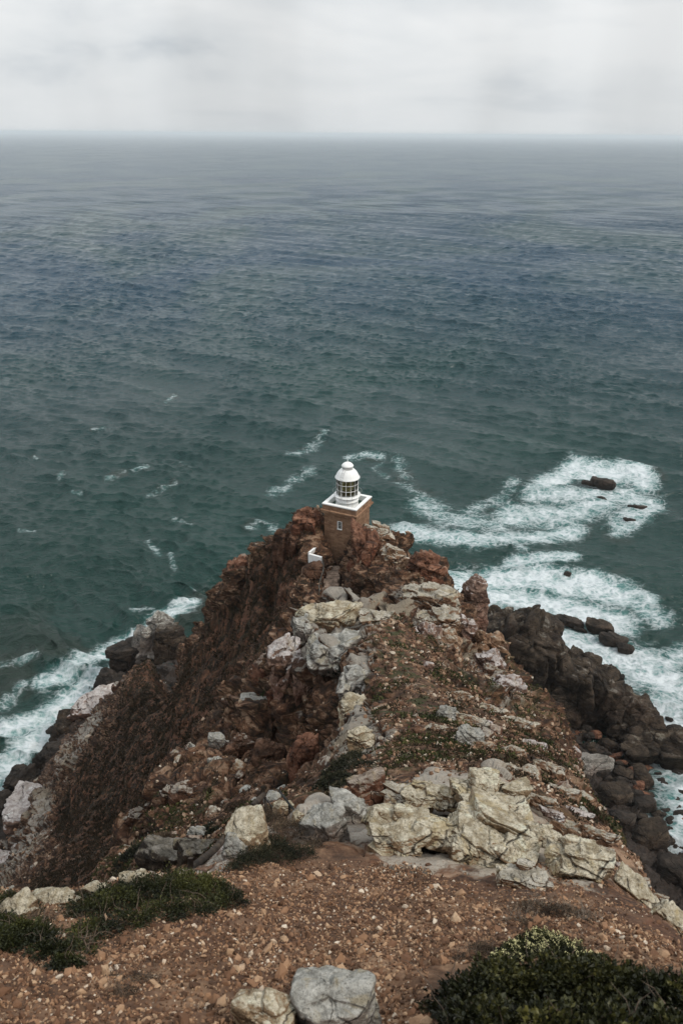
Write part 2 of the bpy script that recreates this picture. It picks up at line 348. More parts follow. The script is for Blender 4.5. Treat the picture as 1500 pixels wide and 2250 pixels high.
def qmap(x, y):
    r = np.hypot(x, y) + 1e-6; s_ = np.log1p(r / 2.0) / r
    return x * s_ * 1.0, y * s_
def _fit():
    q = np.stack(qmap(ctl[:, 0], ctl[:, 1]), 1); n = len(q)
    D = np.sqrt(((q[:, None] - q[None]) ** 2).sum(2) + 1e-4)
    A = np.zeros((n + 3, n + 3)); A[:n, :n] = D + np.eye(n) * (-2e-3); A[:n, n] = 1; A[:n, n + 1:] = q; A[n, :n] = 1; A[n + 1:, :n] = q.T
    r = np.hypot(ctl[:, 0], ctl[:, 1])
    b = np.zeros((n + 3, 1)); b[:n, 0] = (ctl[:, 2] - CAMZ) / (r + 2.0)
    return q, np.linalg.solve(A, b)
CQ, CW = _fit()
def height0(x, y):
    x = np.atleast_1d(np.asarray(x, float)); y = np.atleast_1d(np.asarray(y, float))
    out = np.empty(len(x)); n = len(CQ)
    for k in range(0, len(x), 60000):
        qx, qy = qmap(x[k:k + 60000], y[k:k + 60000])
        D = np.sqrt((qx[:, None] - CQ[None, :, 0]) ** 2 + (qy[:, None] - CQ[None, :, 1]) ** 2 + 1e-4)
        e_ = D @ CW[:n, 0] + CW[n, 0] + qx * CW[n + 1, 0] + qy * CW[n + 2, 0]
        out[k:k + 60000] = e_ * (np.hypot(x[k:k + 60000], y[k:k + 60000]) + 2.0) + CAMZ
    return out
def attrs0(x, y):
    out = np.empty((len(x), 5))
    for k in range(0, len(x), 60000):
        qx, qy = qmap(x[k:k + 60000], y[k:k + 60000])
        D = ((qx[:, None] - CQ[None, :, 0]) ** 2 + (qy[:, None] - CQ[None, :, 1]) ** 2 + 1e-4) ** -1.6
        out[k:k + 60000] = (D @ ctl[:, 3:]) / D.sum(1)[:, None]
    return out
def hit(px, py, dmin=2.0, dmax=260):
    """where the ray through a photo pixel meets the bare ground"""
    ds = np.exp(np.linspace(math.log(dmin), math.log(dmax), 700)); p = ray(px, py)[None] * ds[:, None]; p[:, 2] += CAMZ
    dd = p[:, 2] - height0(p[:, 0], p[:, 1]); k = np.argmax(dd < 0)
    if dd[k] >= 0: return None, None
    k = max(k, 1); t = dd[k - 1] / (dd[k - 1] - dd[k] + 1e-9); d = ds[k - 1] + t * (ds[k] - ds[k - 1])
    return P(px, py, d), d

Q = 1.0
rr = np.exp(knots([(math.log(.9), math.log(6), int(260 * Q)), (math.log(6), math.log(20), int(420 * Q)), (math.log(20), math.log(60), int(380 * Q)),
     (math.log(60), math.log(112), int(300 * Q)), (math.log(112), math.log(190), int(300 * Q)), (math.log(190), math.log(400), 30)]))
aa = np.radians(np.concatenate([knots([(-180, -32, 74), (-32, 32, int(1100 * Q)), (32, 180, 74)]), [180]]))
AZ, RR = np.meshgrid(aa, rr)
X = (RR * np.sin(AZ)).ravel(); Y = (RR * np.cos(AZ)).ravel()
Z = height0(X, Y); AT = attrs0(X, Y)
nr, na = len(rr), len(aa)
Pt = np.stack([X, Y, Z], 1)
def grid_normals(Pt, nr, na):
    g = Pt.reshape(nr, na, 3); du = np.gradient(g, axis=1); dv = np.gradient(g, axis=0)
    n = np.cross(du, dv).reshape(-1, 3); n /= np.linalg.norm(n, axis=1)[:, None] + 1e-12
    n[n[:, 2] < 0] *= -1
    return n
N0 = grid_normals(Pt, nr, na)
rock, veg, lichA, grav, darkA = AT.T
r_ = np.hypot(X, Y); near = 1 - sstep(7, 16, r_)
rk = sstep(.12, .6, rock + .25 * fbm(Pt / 9.0, 3))
steep = sstep(.85, .45, N0[:, 2]); rk = np.clip(rk + steep * .35 * (veg < .6), 0, 1)
D = np.zeros(len(X), np.float32)
act = r_ > 5
idx = np.nonzero(act)[0]
sub = Pt[idx]
big = chunked(lambda p: blocks(p, 4.6, 1, (1, .8, 1.5), .35, .25, .8, .3, .05), sub)
mid = chunked(lambda p: blocks(p, 1.7, 5, (1, 1.2, .7), .5, .22, .8, .5, .06), sub)
sml = chunked(lambda p: blocks(p, .6, 9, (1, 1.2, .7), .2, .2, .8, .5, .09), sub)
fb = chunked(lambda p: fbm(p / 7.0, 6, 2.1, .52), sub)
rd = chunked(lambda p: fbm(p / 5.0, 4, 2.1, .5, True), sub)
ri = r_[idx]; ramp_far = sstep(10, 45, ri)
dd = rk[idx] * (1 - .5 * veg[idx]) * (big * 1.0 * sstep(14, 50, ri) + mid * (.16 + .34 * ramp_far) + sml * (.05 + .09 * ramp_far)) + fb * (.07 + .30 * ramp_far)
ribs = chunked(lambda p: 1 - 2 * np.abs(perlin(np.stack([p[:, 0] * .55 + p[:, 1] * .3, p[:, 1] * .5, p[:, 2] * .16], 1) + .25 * fbm(p / 3.0, 2)[:, None])), sub)
dd = dd + ribs * 1.3 * ramp_far * rk[idx] * sstep(.8, .5, N0[idx, 2])
dd += (1 - rk[idx]) * veg[idx] * chunked(lambda p: fbm(p / 1.1, 3, 2.2, .6), sub) * .30 * ramp_far
dd *= sstep(5, 9, ri)
D[idx] = dd
D += (fbm(Pt * 2.2, 4) * .05 + fbm(Pt * 9, 3) * .012) * near
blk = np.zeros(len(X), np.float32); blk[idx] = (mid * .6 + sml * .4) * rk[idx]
# keep the tower's footing calm
D *= 1 - .85 * np.exp(-((X - .0) ** 2 + (Y - 81) ** 2) / 14.0)
Pn = Pt + N0 * D[:, None]
i = np.arange((nr - 1) * (na - 1)); a0 = (i // (na - 1)) * na + i % (na - 1)
F4 = np.stack([a0, a0 + 1, a0 + na + 1, a0 + na], 1)

def ground_material():
    m = M('headland_ground'); co = m.geo.outputs['Position']
    rockA, vegA, graA, drkA, lic = m.attr('rock'), m.attr('veg'), m.attr('grav'), m.attr('dark'), m.attr('lich')
    nearA = m.attr('near')
    n05 = m.noise(co, .12, 5, .6, .3); n1 = m.noise(co, .5, 6, .65, .4); n2 = m.noise(co, 2.2, 6, .68, .5); n3 = m.noise(co, 9, 5, .7); n4 = m.noise(co, 40, 4, .7)
    down = m.noise(m.map(co, (1.6, 1.6, .22), (.25, .1, .3)), .8, 6, .65, .5)
    nz = m.normz()
    # soil
    soil = m.ramp(n2, [(.37, (.035, .019, .011)), (.49, (.115, .062, .035)), (.62, (.28, .175, .105))])
    soil = m.mix(m.ss(n3, .55, .72, 0, .6), soil, (.20, .125, .085)); soil = m.mix(m.ss(n05, .4, .62, 0, .45), soil, (.085, .048, .030)); soil = m.mix(m.ss(m.noise(co, .8, 5, .6, .6), .46, .6, 0, .55), soil, (.060, .028, .017)); soil = m.mix(m.math('MULTIPLY', m.ss(m.noise(co, .55, 6, .7, .5), .56, .66, 0, .7), m.math('SUBTRACT', 1, nearA)), soil, (.36, .31, .245))
    # brown crag rock
    st = m.noise(m.map(co, (1, 1, 2.6), (.5, .25, 0)), .9, 6, .65, 1.0)
    rockc = m.ramp(st, [(.36, (.012, .007, .004)), (.45, (.055, .027, .014)), (.53, (.135, .066, .035)), (.62, (.29, .19, .125))])
    rockc = m.mix(m.ss(n1, .5, .68, 0, .45), rockc, (.095, .042, .028))
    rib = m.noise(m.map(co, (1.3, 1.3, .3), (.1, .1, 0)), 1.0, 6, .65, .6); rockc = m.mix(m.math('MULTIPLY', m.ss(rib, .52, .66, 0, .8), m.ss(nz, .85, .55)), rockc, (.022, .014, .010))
    ckk = m.ss(m.voro(m.map(m.math_warp(co, .8, .8), (1, .8, 1.4), (.3, .2, .1)), .7, 'DISTANCE_TO_EDGE'), 0, .05); rockc = m.mix(m.math('MULTIPLY', m.math('SUBTRACT', 1, ckk), .7), rockc, (.02, .013, .01))
    rockc = m.mix(m.ss(n3, .56, .74, 0, .5), rockc, (.03, .018, .013))
    # lichen crust
    t = m.math('ADD', m.math('MULTIPLY', nz, .42), m.math('MULTIPLY', n2, .85)); t = m.math('ADD', t, m.math('MULTIPLY', n1, .45)); t = m.math('ADD', t, m.math('MULTIPLY', lic, .62))
    lf = m.ss(t, 1.32, 1.50)
    lc = m.mix(m.noise(co, 3.1, 6, .7), (.20, .18, .15), (.42, .39, .34))
    lc = m.mix(m.ss(n05, .5, .6, 0, .4), lc, (.22, .15, .06))
    lc = m.mix(m.ss(n4, .5, .66, 0, .5), lc, (.12, .10, .08))
    rockc = m.mix(m.math('MULTIPLY', lf, .92), rockc, lc)
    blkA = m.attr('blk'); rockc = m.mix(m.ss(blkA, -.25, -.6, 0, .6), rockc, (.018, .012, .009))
    # scrub: dark heath with paler and redder tufts, running down the slope
    scr = m.ramp(down, [(.38, (.009, .007, .004)), (.47, (.034, .018, .010)), (.55, (.088, .040, .022)), (.64, (.19, .088, .050))])
    scr = m.mix(m.ss(n1, .46, .62, 0, .45), scr, (.018, .020, .009))
    scr = m.mix(m.ss(m.noise(co, 3.2, 4, .65), .60, .68, 0, .8), scr, (.20, .105, .065))
    scr = m.mix(m.ss(m.noise(m.map(co, (1, 1, .4), (.2, 0, .2)), .28, 6, .7, .6), .54, .62, 0, .65), scr, (.14, .062, .036))
    c = m.mix(m.ss(m.math('ADD', rockA, m.math('MULTIPLY', n1, .5)), .55, .75), soil, rockc)
    vf = m.math('ADD', m.math('MULTIPLY', vegA, .95), m.math('MULTIPLY', m.math('SUBTRACT', n2, .5), 1.1)); vf = m.math('ADD', vf, m.math('MULTIPLY', m.math('SUBTRACT', n1, .5), .9))
    vfm = m.ss(vf, .33, .5)
    c = m.mix(vfm, c, scr)
    # moss patches on the path ground
    c = m.mix(m.math('MULTIPLY', m.ss(m.noise(co, .9, 6, .7, .6), .52, .56), m.math('MULTIPLY', graA, m.math('SUBTRACT', 1, nearA))), c, (.038, .046, .013))
    # near: grit between the stones
    c = m.mix(m.math('MULTIPLY', nearA, m.ss(n4, .45, .7, 0, .4)), c, (.20, .115, .07))
    # tide-wet rock
    zz = m.n('ShaderNodeSeparateXYZ'); m.l(co, zz.inputs[0])
    wet = m.math('MAXIMUM', m.ss(m.math('ADD', zz.outputs[2], m.math('MULTIPLY', n05, -14)), -3, 4, .92, 0), m.math('MULTIPLY', drkA, .72))
    c = m.mix(wet, c, m.mix(n2, (.008, .006, .005), (.045, .034, .027)))
    h = m.math('ADD', m.math('MULTIPLY', n2, .6), m.math('MULTIPLY', n3, .22)); h = m.math('ADD', h, m.math('MULTIPLY', st, .5))
    b = m.bump(h, m.math('SUBTRACT', .8, m.math('MULTIPLY', nearA, .3)), m.math('SUBTRACT', .7, m.math('MULTIPLY', nearA, .64)))
    m.bsdf(c, m.math('SUBTRACT', .9, m.math('MULTIPLY', wet, .35)), b)
    return m.m
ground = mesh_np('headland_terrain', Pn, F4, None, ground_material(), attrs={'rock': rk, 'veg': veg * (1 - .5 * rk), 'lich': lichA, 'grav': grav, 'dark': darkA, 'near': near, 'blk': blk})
tag(ground, kind='structure')
# ------------------------------------------------------------------ sea
sea_r = np.exp(knots([(math.log(45), math.log(105), 60), (math.log(105), math.log(420), 720), (math.log(420), math.log(1500), 1050), (math.log(1500), math.log(4000), 330), (math.log(4000), math.log(12000), 130), (math.log(12000), math.log(60000), 30)]))
sea_a = np.radians(np.concatenate([knots([(-180, -30, 60), (-30, 30, 1200), (30, 180, 60)]), [180]]))
AZ, RR = np.meshgrid(sea_a, sea_r); X = (RR * np.sin(AZ)).ravel(); Y = (RR * np.cos(AZ)).ravel(); r_ = RR.ravel()
drow = np.gradient(sea_r); cell = np.maximum(np.repeat(drow, len(sea_a)), r_ * R(.05)) * (1 + r_ / 6000)
Hs = np.zeros(len(X), np.float32); Cx = Hs.copy(); Cy = Hs.copy()
rs = np.random.RandomState(3)
HsA = 0
warpx = fbm(np.stack([X / 55, Y / 55, 0 * X], 1), 3) * 5; warpy = fbm(np.stack([X / 55, Y / 55, 0 * X + 9], 1), 3) * 5
# gusts: patches where the chop is stronger or weaker
gust = .80 + .75 * fbm(np.stack([X / 160, Y / 260, 0 * X + 2], 1), 4)
for k in range(92):
    if k < 12: lam = rs.uniform(13, 48); th = R(rs.normal(58, 8)); amp = .0092 * lam
    else: lam = 1.9 * (10 / 1.9) ** rs.rand(); th = R(rs.normal(72, 20 if lam > 5 else 34)); amp = .0120 * lam
    kx, ky = math.cos(th) * 2 * math.pi / lam, math.sin(th) * 2 * math.pi / lam
    at = np.clip(lam / (2.6 * cell) - 1, 0, 1).astype(np.float32)
    ph = kx * (X + warpx) + ky * (Y + warpy) + rs.uniform(0, 6.28)
    g = amp * at * (gust if k >= 12 else 1)
    Hs += g * np.sin(ph); Cx -= .6 * g * math.cos(th) * np.cos(ph) * -1; Cy -= .6 * g * math.sin(th) * np.cos(ph) * -1
seapx, seapy, _ = to_px(np.stack([X, Y, 0 * X], 1))
def stroke(pts, rad, s=1.0):
    """foam laid on the water along a polyline given on the photograph, as a soft band"""
    best = np.zeros(len(X), np.float32); m = (seapy > 850) & (seapy < 2100) & (seapx > -400) & (seapx < 1900)
    ii = np.nonzero(m)[0]; qx, qy = seapx[ii], seapy[ii]; out = np.zeros(len(ii))
    for (x0, y0), (x1, y1) in zip(pts[:-1], pts[1:]):
        dx_, dy_ = x1 - x0, y1 - y0; t = np.clip(((qx - x0) * dx_ + (qy - y0) * dy_) / (dx_ ** 2 + dy_ ** 2 + 1e-9), 0, 1)
        d = np.hypot((qx - x0 - t * dx_), (qy - y0 - t * dy_) * 1.5); out = np.maximum(out, np.exp(-(d / rad) ** 2) * s)
    best[ii] = out; return best
FO = np.zeros(len(X), np.float32)
for pts, rad, s in [
    ([(1200, 1062), (1260, 1030), (1330, 1040), (1400, 1040), (1415, 1060)], 36, .95),
    ([(1180, 1085), (1280, 1090), (1380, 1085), (1430, 1110), (1370, 1150)], 44, .80),
    ([(1120, 1130), (1240, 1130), (1330, 1110)], 48, .78),
    ([(880, 1165), (960, 1180), (1060, 1190), (1170, 1180), (1260, 1160)], 34, .80),
    ([(930, 1110), (980, 1140), (1100, 1150)], 48, .58), ([(1130, 1060), (1090, 1100), (1010, 1130)], 30, .45),
    ([(880, 1060), (930, 1090), (935, 1130)], 22, .45), ([(1360, 1160), (1410, 1140), (1400, 1090)], 30, .75),
    ([(1120, 1240), (1180, 1235), (1260, 1225)], 24, .8), ([(1150, 1215), (1120, 1190)], 18, .6),
    ([(980, 1275), (1080, 1270), (1180, 1270), (1300, 1290), (1370, 1310)], 46, .95),
    ([(1000, 1310), (1100, 1310), (1220, 1330), (1350, 1370)], 60, 1.0),
    ([(1200, 1400), (1320, 1440), (1430, 1470), (1500, 1530), (1560, 1560)], 75, 1.0),
    ([(1380, 1310), (1450, 1360)], 40, .70), ([(1300, 1270), (1370, 1290), (1425, 1320)], 26, .75), ([(1400, 1500), (1500, 1440), (1600, 1420)], 50, .78),
    ([(1450, 1560), (1500, 1650), (1520, 1800), (1500, 1880), (1560, 1950)], 80, .95), ([(1390, 1800), (1450, 1850)], 40, .9), ([(1260, 1540), (1280, 1590)], 14, 1.0),
    ([(330, 1370), (380, 1350), (420, 1335)], 26, .85), ([(290, 1340), (330, 1345)], 14, .6),
    ([(330, 1390), (260, 1410), (200, 1450), (140, 1490), (90, 1500)], 34, .85), ([(300, 1480), (220, 1500), (150, 1540), (80, 1580), (20, 1600)], 44, .95),
    ([(110, 1600), (60, 1640), (20, 1680), (-40, 1740)], 46, .92), ([(0, 1460), (80, 1450)], 16, .45), ([(0, 1540), (50, 1500)], 26, .5),
    ([(700, 965), (715, 950)], 13, .62), ([(765, 1000), (800, 998), (835, 1003)], 13, .80), ([(840, 1010), (820, 1030), (850, 1045)], 12, .5), ([(640, 1000), (700, 970)], 22, .4),
    ([(545, 1155), (580, 1148), (600, 1160)], 15, .62), ([(325, 1190), (350, 1215)], 11, .6), ([(372, 1215), (385, 1245)], 10, .62), ([(385, 1140), (420, 1150)], 11, .55),
    ([(235, 1048), (270, 1040)], 12, .6), ([(295, 1036), (320, 1032)], 12, .68), ([(330, 1085), (380, 1065)], 14, .56), ([(140, 1035), (130, 1050)], 12, .5), ([(75, 1003), (82, 1008)], 8, .7), ([(40, 1170), (75, 1172)], 9, .6),
    ([(205, 946), (230, 944)], 9, .62), ([(365, 885), (385, 870)], 12, .5), ([(400, 1010), (420, 1020)], 10, .4), ([(160, 1080), (175, 1083)], 7, .6), ([(600, 1075), (680, 1040)], 24, .42), ([(870, 1010), (900, 1060)], 24, .40), ([(480, 1290), (500, 1300)], 10, .5), ([(425, 1303), (435, 1306)], 6, .8)]:
    s = s * .70 if rad < 16 else s
    FO = np.maximum(FO, stroke(pts, rad, s))
# foam lifts the surface a little where the water breaks
Hs += FO ** 2 * (.35 * fbm(np.stack([X / 2.2, Y / 2.2, 0 * X], 1), 4)) * (r_ < 500)
crest = np.zeros(len(X), np.float32)
Pn = np.stack([X + Cx, Y + Cy, Hs], 1)
nr, na = len(sea_r), len(sea_a)
i = np.arange((nr - 1) * (na - 1)); a0 = (i // (na - 1)) * na + i % (na - 1)
F4 = np.stack([a0, a0 + 1, a0 + na + 1, a0 + na], 1)
def water_material():
    m = M('sea_water'); co = m.geo.outputs['Position']; fo = m.attr('foam'); cr = m.attr('crest')
    xy = m.map(co, (1, 1, 0))
    sepp = m.n('ShaderNodeSeparateXYZ'); m.l(co, sepp.inputs[0])
    dist = m.n('ShaderNodeVectorMath', operation='LENGTH'); m.l(xy, dist.inputs[0]); dist = dist.outputs['Value']
    patch = m.noise(m.map(xy, (1, .6, 1)), .0045, 5, .6, .8)
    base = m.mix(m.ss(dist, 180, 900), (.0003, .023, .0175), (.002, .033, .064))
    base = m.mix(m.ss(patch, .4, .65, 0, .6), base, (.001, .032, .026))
    kelp = m.ss(m.noise(xy, .02, 5, .6, .5), .52, .62, 0, 1)
    base = m.mix(m.math('MULTIPLY', kelp, m.ss(m.math('ADD', fo, m.ss(dist, 150, 300, .3, 0)), .08, .3, 0, .6)), base, (.014, .018, .011))
    # streaky, laced foam
    wv = m.n('ShaderNodeTexNoise'); m.l(xy, wv.inputs['Vector']); wv.inputs['Scale'].default_value = .11; wv.inputs['Detail'].default_value = 4
    ad = m.n('ShaderNodeVectorMath', operation='MULTIPLY_ADD'); m.l(wv.outputs['Color'], ad.inputs[0]); ad.inputs[1].default_value = (7, 7, 0); m.l(xy, ad.inputs[2])
    q = ad.outputs[0]
    l1 = m.math('SUBTRACT', 1, m.ss(m.voro(m.map(q, (1, 1.5, 1), (0, 0, .2)), .16, 'DISTANCE_TO_EDGE'), 0, .20))
    l2 = m.math('SUBTRACT', 1, m.ss(m.voro(m.map(q, (1, 1.4, 1), (0, 0, .5)), .47, 'DISTANCE_TO_EDGE'), 0, .25))
    l3 = m.noise(m.map(xy, (1, 1.5, 1)), .9, 8, .78, .15)
    l4 = m.noise(m.map(q, (1, 1.5, 1)), .16, 6, .68, .4)
    pat = m.math('ADD', m.math('MULTIPLY', l1, .09), m.math('MULTIPLY', l2, .10)); pat = m.math('ADD', pat, m.math('MULTIPLY', l3, .75)); pat = m.math('ADD', pat, m.math('MULTIPLY', l4, .62))
    lev = m.math('ADD', m.math('MULTIPLY', fo, .95), pat)
    pat2 = m.math('MULTIPLY_ADD', m.math('SUBTRACT', pat, .735), 2.5, .5); lev = m.math('MULTIPLY_ADD', fo, 1.12, pat2)
    f = m.math('MULTIPLY', m.ss(lev, .86, 1.86), m.ss(fo, .06, .5))
    f = m.math('MAXIMUM', f, m.math('MULTIPLY', m.ss(m.math('ADD', m.math('MULTIPLY', cr, .5), pat), 1.08, 1.16), m.ss(cr, 0, .1)))
    caps = m.ss(m.math('MULTIPLY', m.ss(m.noise(m.map(xy, (1, 2.4, 1)), .06, 6, .78, .3), .71, .77), m.ss(m.noise(xy, .008, 3), .45, .62)), .2, .9, 0, .5)
    f = m.math('MAXIMUM', f, caps)
    # milky turquoise where air is churned under
    aer = m.math('MULTIPLY', m.ss(m.math('ADD', m.math('MULTIPLY', fo, .9), m.math('MULTIPLY', l4, .8)), .58, 1.30), .9)
    base = m.mix(aer, base, (.07, .26, .245))
    col = m.mix(f, base, (.60, .65, .67))
    def chop(sc_, ax, ro_, de):
        n_ = m.noise(m.map(xy, (ax, 1.25, 1), (0, 0, ro_)), sc_, de, .55, .5); return m.math('SUBTRACT', 1, m.math('ABSOLUTE', m.math('MULTIPLY_ADD', n_, 2.6, -1.3)))
    nb = m.math('ADD', m.math('MULTIPLY', chop(.34, .62, .25, 2), .55), m.math('MULTIPLY', chop(.85, .7, -.1, 3), .36))
    nb = m.math('ADD', nb, m.math('MULTIPLY', chop(.11, .6, .2, 4), m.ss(dist, 350, 1800, .0, 4.5)))
    nb = m.math('ADD', nb, m.math('MULTIPLY', chop(.035, .5, .3, 4), m.ss(dist, 1500, 6000, .0, 12.0)))
    nb = m.math('ADD', nb, m.math('MULTIPLY', pat, m.math('MULTIPLY', f, .6)))
    bmp = m.bump(nb, m.math('MULTIPLY', m.ss(patch, .35, .65, .8, .38), m.ss(dist, 6000, 25000, 1, .5)), 1.0)
    ro = m.math('ADD', m.ss(dist, 200, 3000, .12, .28), m.math('MULTIPLY', f, .5))
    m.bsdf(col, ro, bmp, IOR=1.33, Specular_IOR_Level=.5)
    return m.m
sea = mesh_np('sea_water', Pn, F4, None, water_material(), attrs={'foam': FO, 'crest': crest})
tag(sea, kind='structure')

# ------------------------------------------------------------------ sea haze
def haze():
    me = bpy.data.meshes.new('haze'); bm = bmesh.new(); bmesh.ops.create_cube(bm, size=1); bm.to_mesh(me); bm.free()
    o = bpy.data.objects.new('haze', me); COL.objects.link(o)
    o.scale = (130000, 130000, 186); o.location = (0, 0, 52)
    m = bpy.data.materials.new('haze_air'); m.use_nodes = True; t = m.node_tree; t.nodes.clear()
    v = t.nodes.new('ShaderNodeVolumePrincipled'); v.inputs['Color'].default_value = (.90, .96, 1, 1); v.inputs['Density'].default_value = HAZE; v.inputs['Anisotropy'].default_value = .1
    ou = t.nodes.new('ShaderNodeOutputMaterial'); t.links.new(v.outputs[0], ou.inputs['Volume'])
    me.materials.append(m); tag(o, kind='stuff'); return o
HAZE = 0.00006
haze()
# ------------------------------------------------------------------ rocks
_ico = {}
def ico(lev):
    if lev not in _ico:
        bm = bmesh.new(); bmesh.ops.create_icosphere(bm, subdivisions=lev, radius=1)
        _ico[lev] = (np.array([v.co[:] for v in bm.verts], np.float32), np.array([[v.index for v in f.verts] for f in bm.faces], np.int32)); bm.free()
    v, f = _ico[lev]; return v / np.linalg.norm(v, axis=1)[:, None], f
def rotm(rz=0, tx=0, ty=0):
    return np.array(Matrix.Rotation(rz, 3, 'Z') @ Matrix.Rotation(tx, 3, 'X') @ Matrix.Rotation(ty, 3, 'Y'))
def rock_shape(size, seed, lev=5, crisp=34, rot=(0, 0, 0), rough=1.0, bury=.5, nplanes=14, taper=0.0, layered=False, ribbed=False):
    rs = np.random.RandomState(seed); n, f = ico(lev)
    pl = list(np.array([[1, 0, 0], [-1, 0, 0], [0, 1, 0], [0, -1, 0], [0, 0, 1], [0, 0, -1]]) + rs.normal(0, .18, (6, 3)))
    h = list(rs.uniform(.72, .95, 6))
    for k in range(nplanes - 6): pl.append(rs.normal(size=3)); h.append(rs.uniform(.78, 1.05))
    pl = np.array(pl); pl /= np.linalg.norm(pl, axis=1)[:, None]; h = np.array(h)
    dt = np.maximum(n @ pl.T, 0) / h
    r = ((dt ** crisp).sum(1)) ** (-1.0 / crisp)
    v = n * r[:, None] * (np.array(size) / 2)
    if taper: v[:, :2] *= (1 - taper * np.clip(v[:, 2:3] / (size[2] / 2), -1, 1) * .5)
    s = float(np.mean(size)); off = rs.uniform(-50, 50, 3)
    q = v + off
    an = (1, 1, .38) if layered else ((.55, .55, 2.2) if ribbed else (1, 1, .75))
    d = blocks(q, s * .50, seed % 97, an, .25 + rs.uniform(-.3, .3), .2, .7, .6, .045) * s * .060 + blocks(q, s * .20, seed % 89, an, .1, .2, .7, .3, .06) * s * .014
    d = d + fbm(q / (s * .5), 5) * s * .028 + fbm(q / (s * .07), 3) * s * .007 + fbm(q / (s * .19) + 5, 4, 2.2, .55, True) * s * .010
    v = v + n * (d * rough)[:, None]
    v = v @ rotm(*rot).T
    if bury: v[:, 2] = np.where(v[:, 2] < 0, v[:, 2] * (1 + bury), v[:, 2])
    return v.astype(np.float32), f
_mats = {}
BASES = {'brown': (((.032, .016, .009), (.095, .048, .028), (.21, .12, .078)), ((.20, .17, .14), (.42, .39, .34))),
         'red': (((.055, .024, .014), (.16, .070, .040), (.31, .165, .105)), ((.22, .17, .13), (.42, .36, .30))),
         'tan': (((.12, .062, .034), (.25, .15, .088), (.40, .28, .19)), ((.26, .24, .19), (.52, .49, .42))),
         'light': (((.14, .085, .045), (.30, .21, .125), (.46, .36, .24)), ((.27, .225, .15), (.62, .57, .45))),
         'grey': (((.11, .10, .085), (.22, .20, .175), (.36, .34, .31)), ((.23, .225, .20), (.47, .46, .42))),
         'pink': (((.085, .050, .036), (.22, .135, .10), (.38, .27, .21)), ((.32, .28, .26), (.6, .56, .54))),
         'dark': (((.010, .008, .006), (.028, .021, .016), (.060, .046, .035)), ((.05, .045, .038), (.13, .12, .10))),
         'olive': (((.012, .008, .005), (.036, .025, .016), (.085, .062, .042)), ((.10, .09, .07), (.24, .22, .19)))}
def rmat(kind, sc, lich=.5, orange=.35, rough=.85):
    k = (kind, sc, lich, orange, rough)
    if k not in _mats:
        b, l = BASES[kind]; _mats[k] = rock_material('rock_' + kind, 'Object', sc, b, lich, l, orange, rough=rough)
    return _mats[k]
def rock_obj(name, c, v, f, mat):
    o = mesh_np(name, v, None, f, mat); o.location = tuple(float(a) for a in c); return o
def pile_shape(size, seed, n=16, lev=4, blk=.42, tilt=(.3, .15), layered=True, crisp=34):
    """a jointed crag: interlocked angular blocks that share one bedding direction"""
    rs = np.random.RandomState(seed); Vs, Fs, off = [], [], 0; size = np.array(size)
    v, f = rock_shape(size * .86, seed + 1, lev + 1, crisp, (0, tilt[0], tilt[1]), 1.2, 0, 14, layered=layered); Vs.append(v); Fs.append(f); off = len(v)
    m_ = float(np.min(size))
    for k in range(n):
        d = rs.normal(size=3); d /= np.linalg.norm(d); d = d * (size / 2) * rs.uniform(.62, .86)
        if d[2] < 0: d[2] *= .8
        b = m_ * blk * rs.uniform(.55, 1.35); sz = (b * rs.uniform(1, 1.6), b * rs.uniform(.8, 1.3), b * (rs.uniform(.4, .7) if layered else rs.uniform(.8, 1.6)))
        v, f = rock_shape(sz, seed * 3 + k, lev, crisp, (rs.normal(0, .25), tilt[0] + rs.normal(0, .12), tilt[1] + rs.normal(0, .12)), .9, 0, 12)
        Vs.append(v + d); Fs.append(f + off); off += len(v)
    return (np.concatenate(Vs) * .86).astype(np.float32), np.concatenate(Fs)
def rock_px(name, box, d=None, kind='light', lich=.5, seed=0, k=1.0, rot=None, lev=5, label=None, cat='rock', group=None, sc=None, orange=.35, mult=(1, 1, 1), push=0.0, pile=0, blk=.42, tilt=(.3, .15), **kw):
    """a rock that fills the pixel box, standing on the ground there"""
    x0, y0, x1, y1 = box; cx, cy = (x0 + x1) / 2, (y0 + y1) / 2
    if d is None:
        p, d = hit(cx, y1 - .25 * (y1 - y0))
        if d is None: d = 100
        d = d * 1.0
    else:
        _, dh = hit(cx, cy)
        if dh is not None and abs(dh - d) < .15 * d and d < 100: d = dh - .12 * (x1 - x0) * d / F_PX
    d += push
    w_ = (x1 - x0) * d / F_PX; hv = (y1 - y0) * d / F_PX
    rd = ray(cx, cy); th = math.atan2(-rd[2], math.hypot(rd[0], rd[1]))
    sz = hv / (math.cos(th) + k * math.sin(th)); sy = k * sz
    rs = np.random.RandomState(seed + 5)
    if rot is None: rot = (rs.uniform(-.4, .4), rs.uniform(-.2, .2), rs.uniform(-.2, .2))
    size = (w_ * 1.12 * mult[0], sy * 1.15 * mult[1], sz * 1.15 * mult[2])
    if pile:
        v, f = pile_shape(size, seed, pile, max(lev - 1, 4), blk, tilt, kw.get('layered', False))
    else: v, f = rock_shape(size, seed, lev, rot=rot, **kw)
    if pile: v[:, 2] = np.where(v[:, 2] < 0, v[:, 2] * 1.7, v[:, 2])
    c = P(cx, cy, d)
    o = rock_obj(name, c, v, f, rmat(kind, sc or max(.25, round(d / 18, 1)), lich, orange))
    return tag(o, label, cat, group)

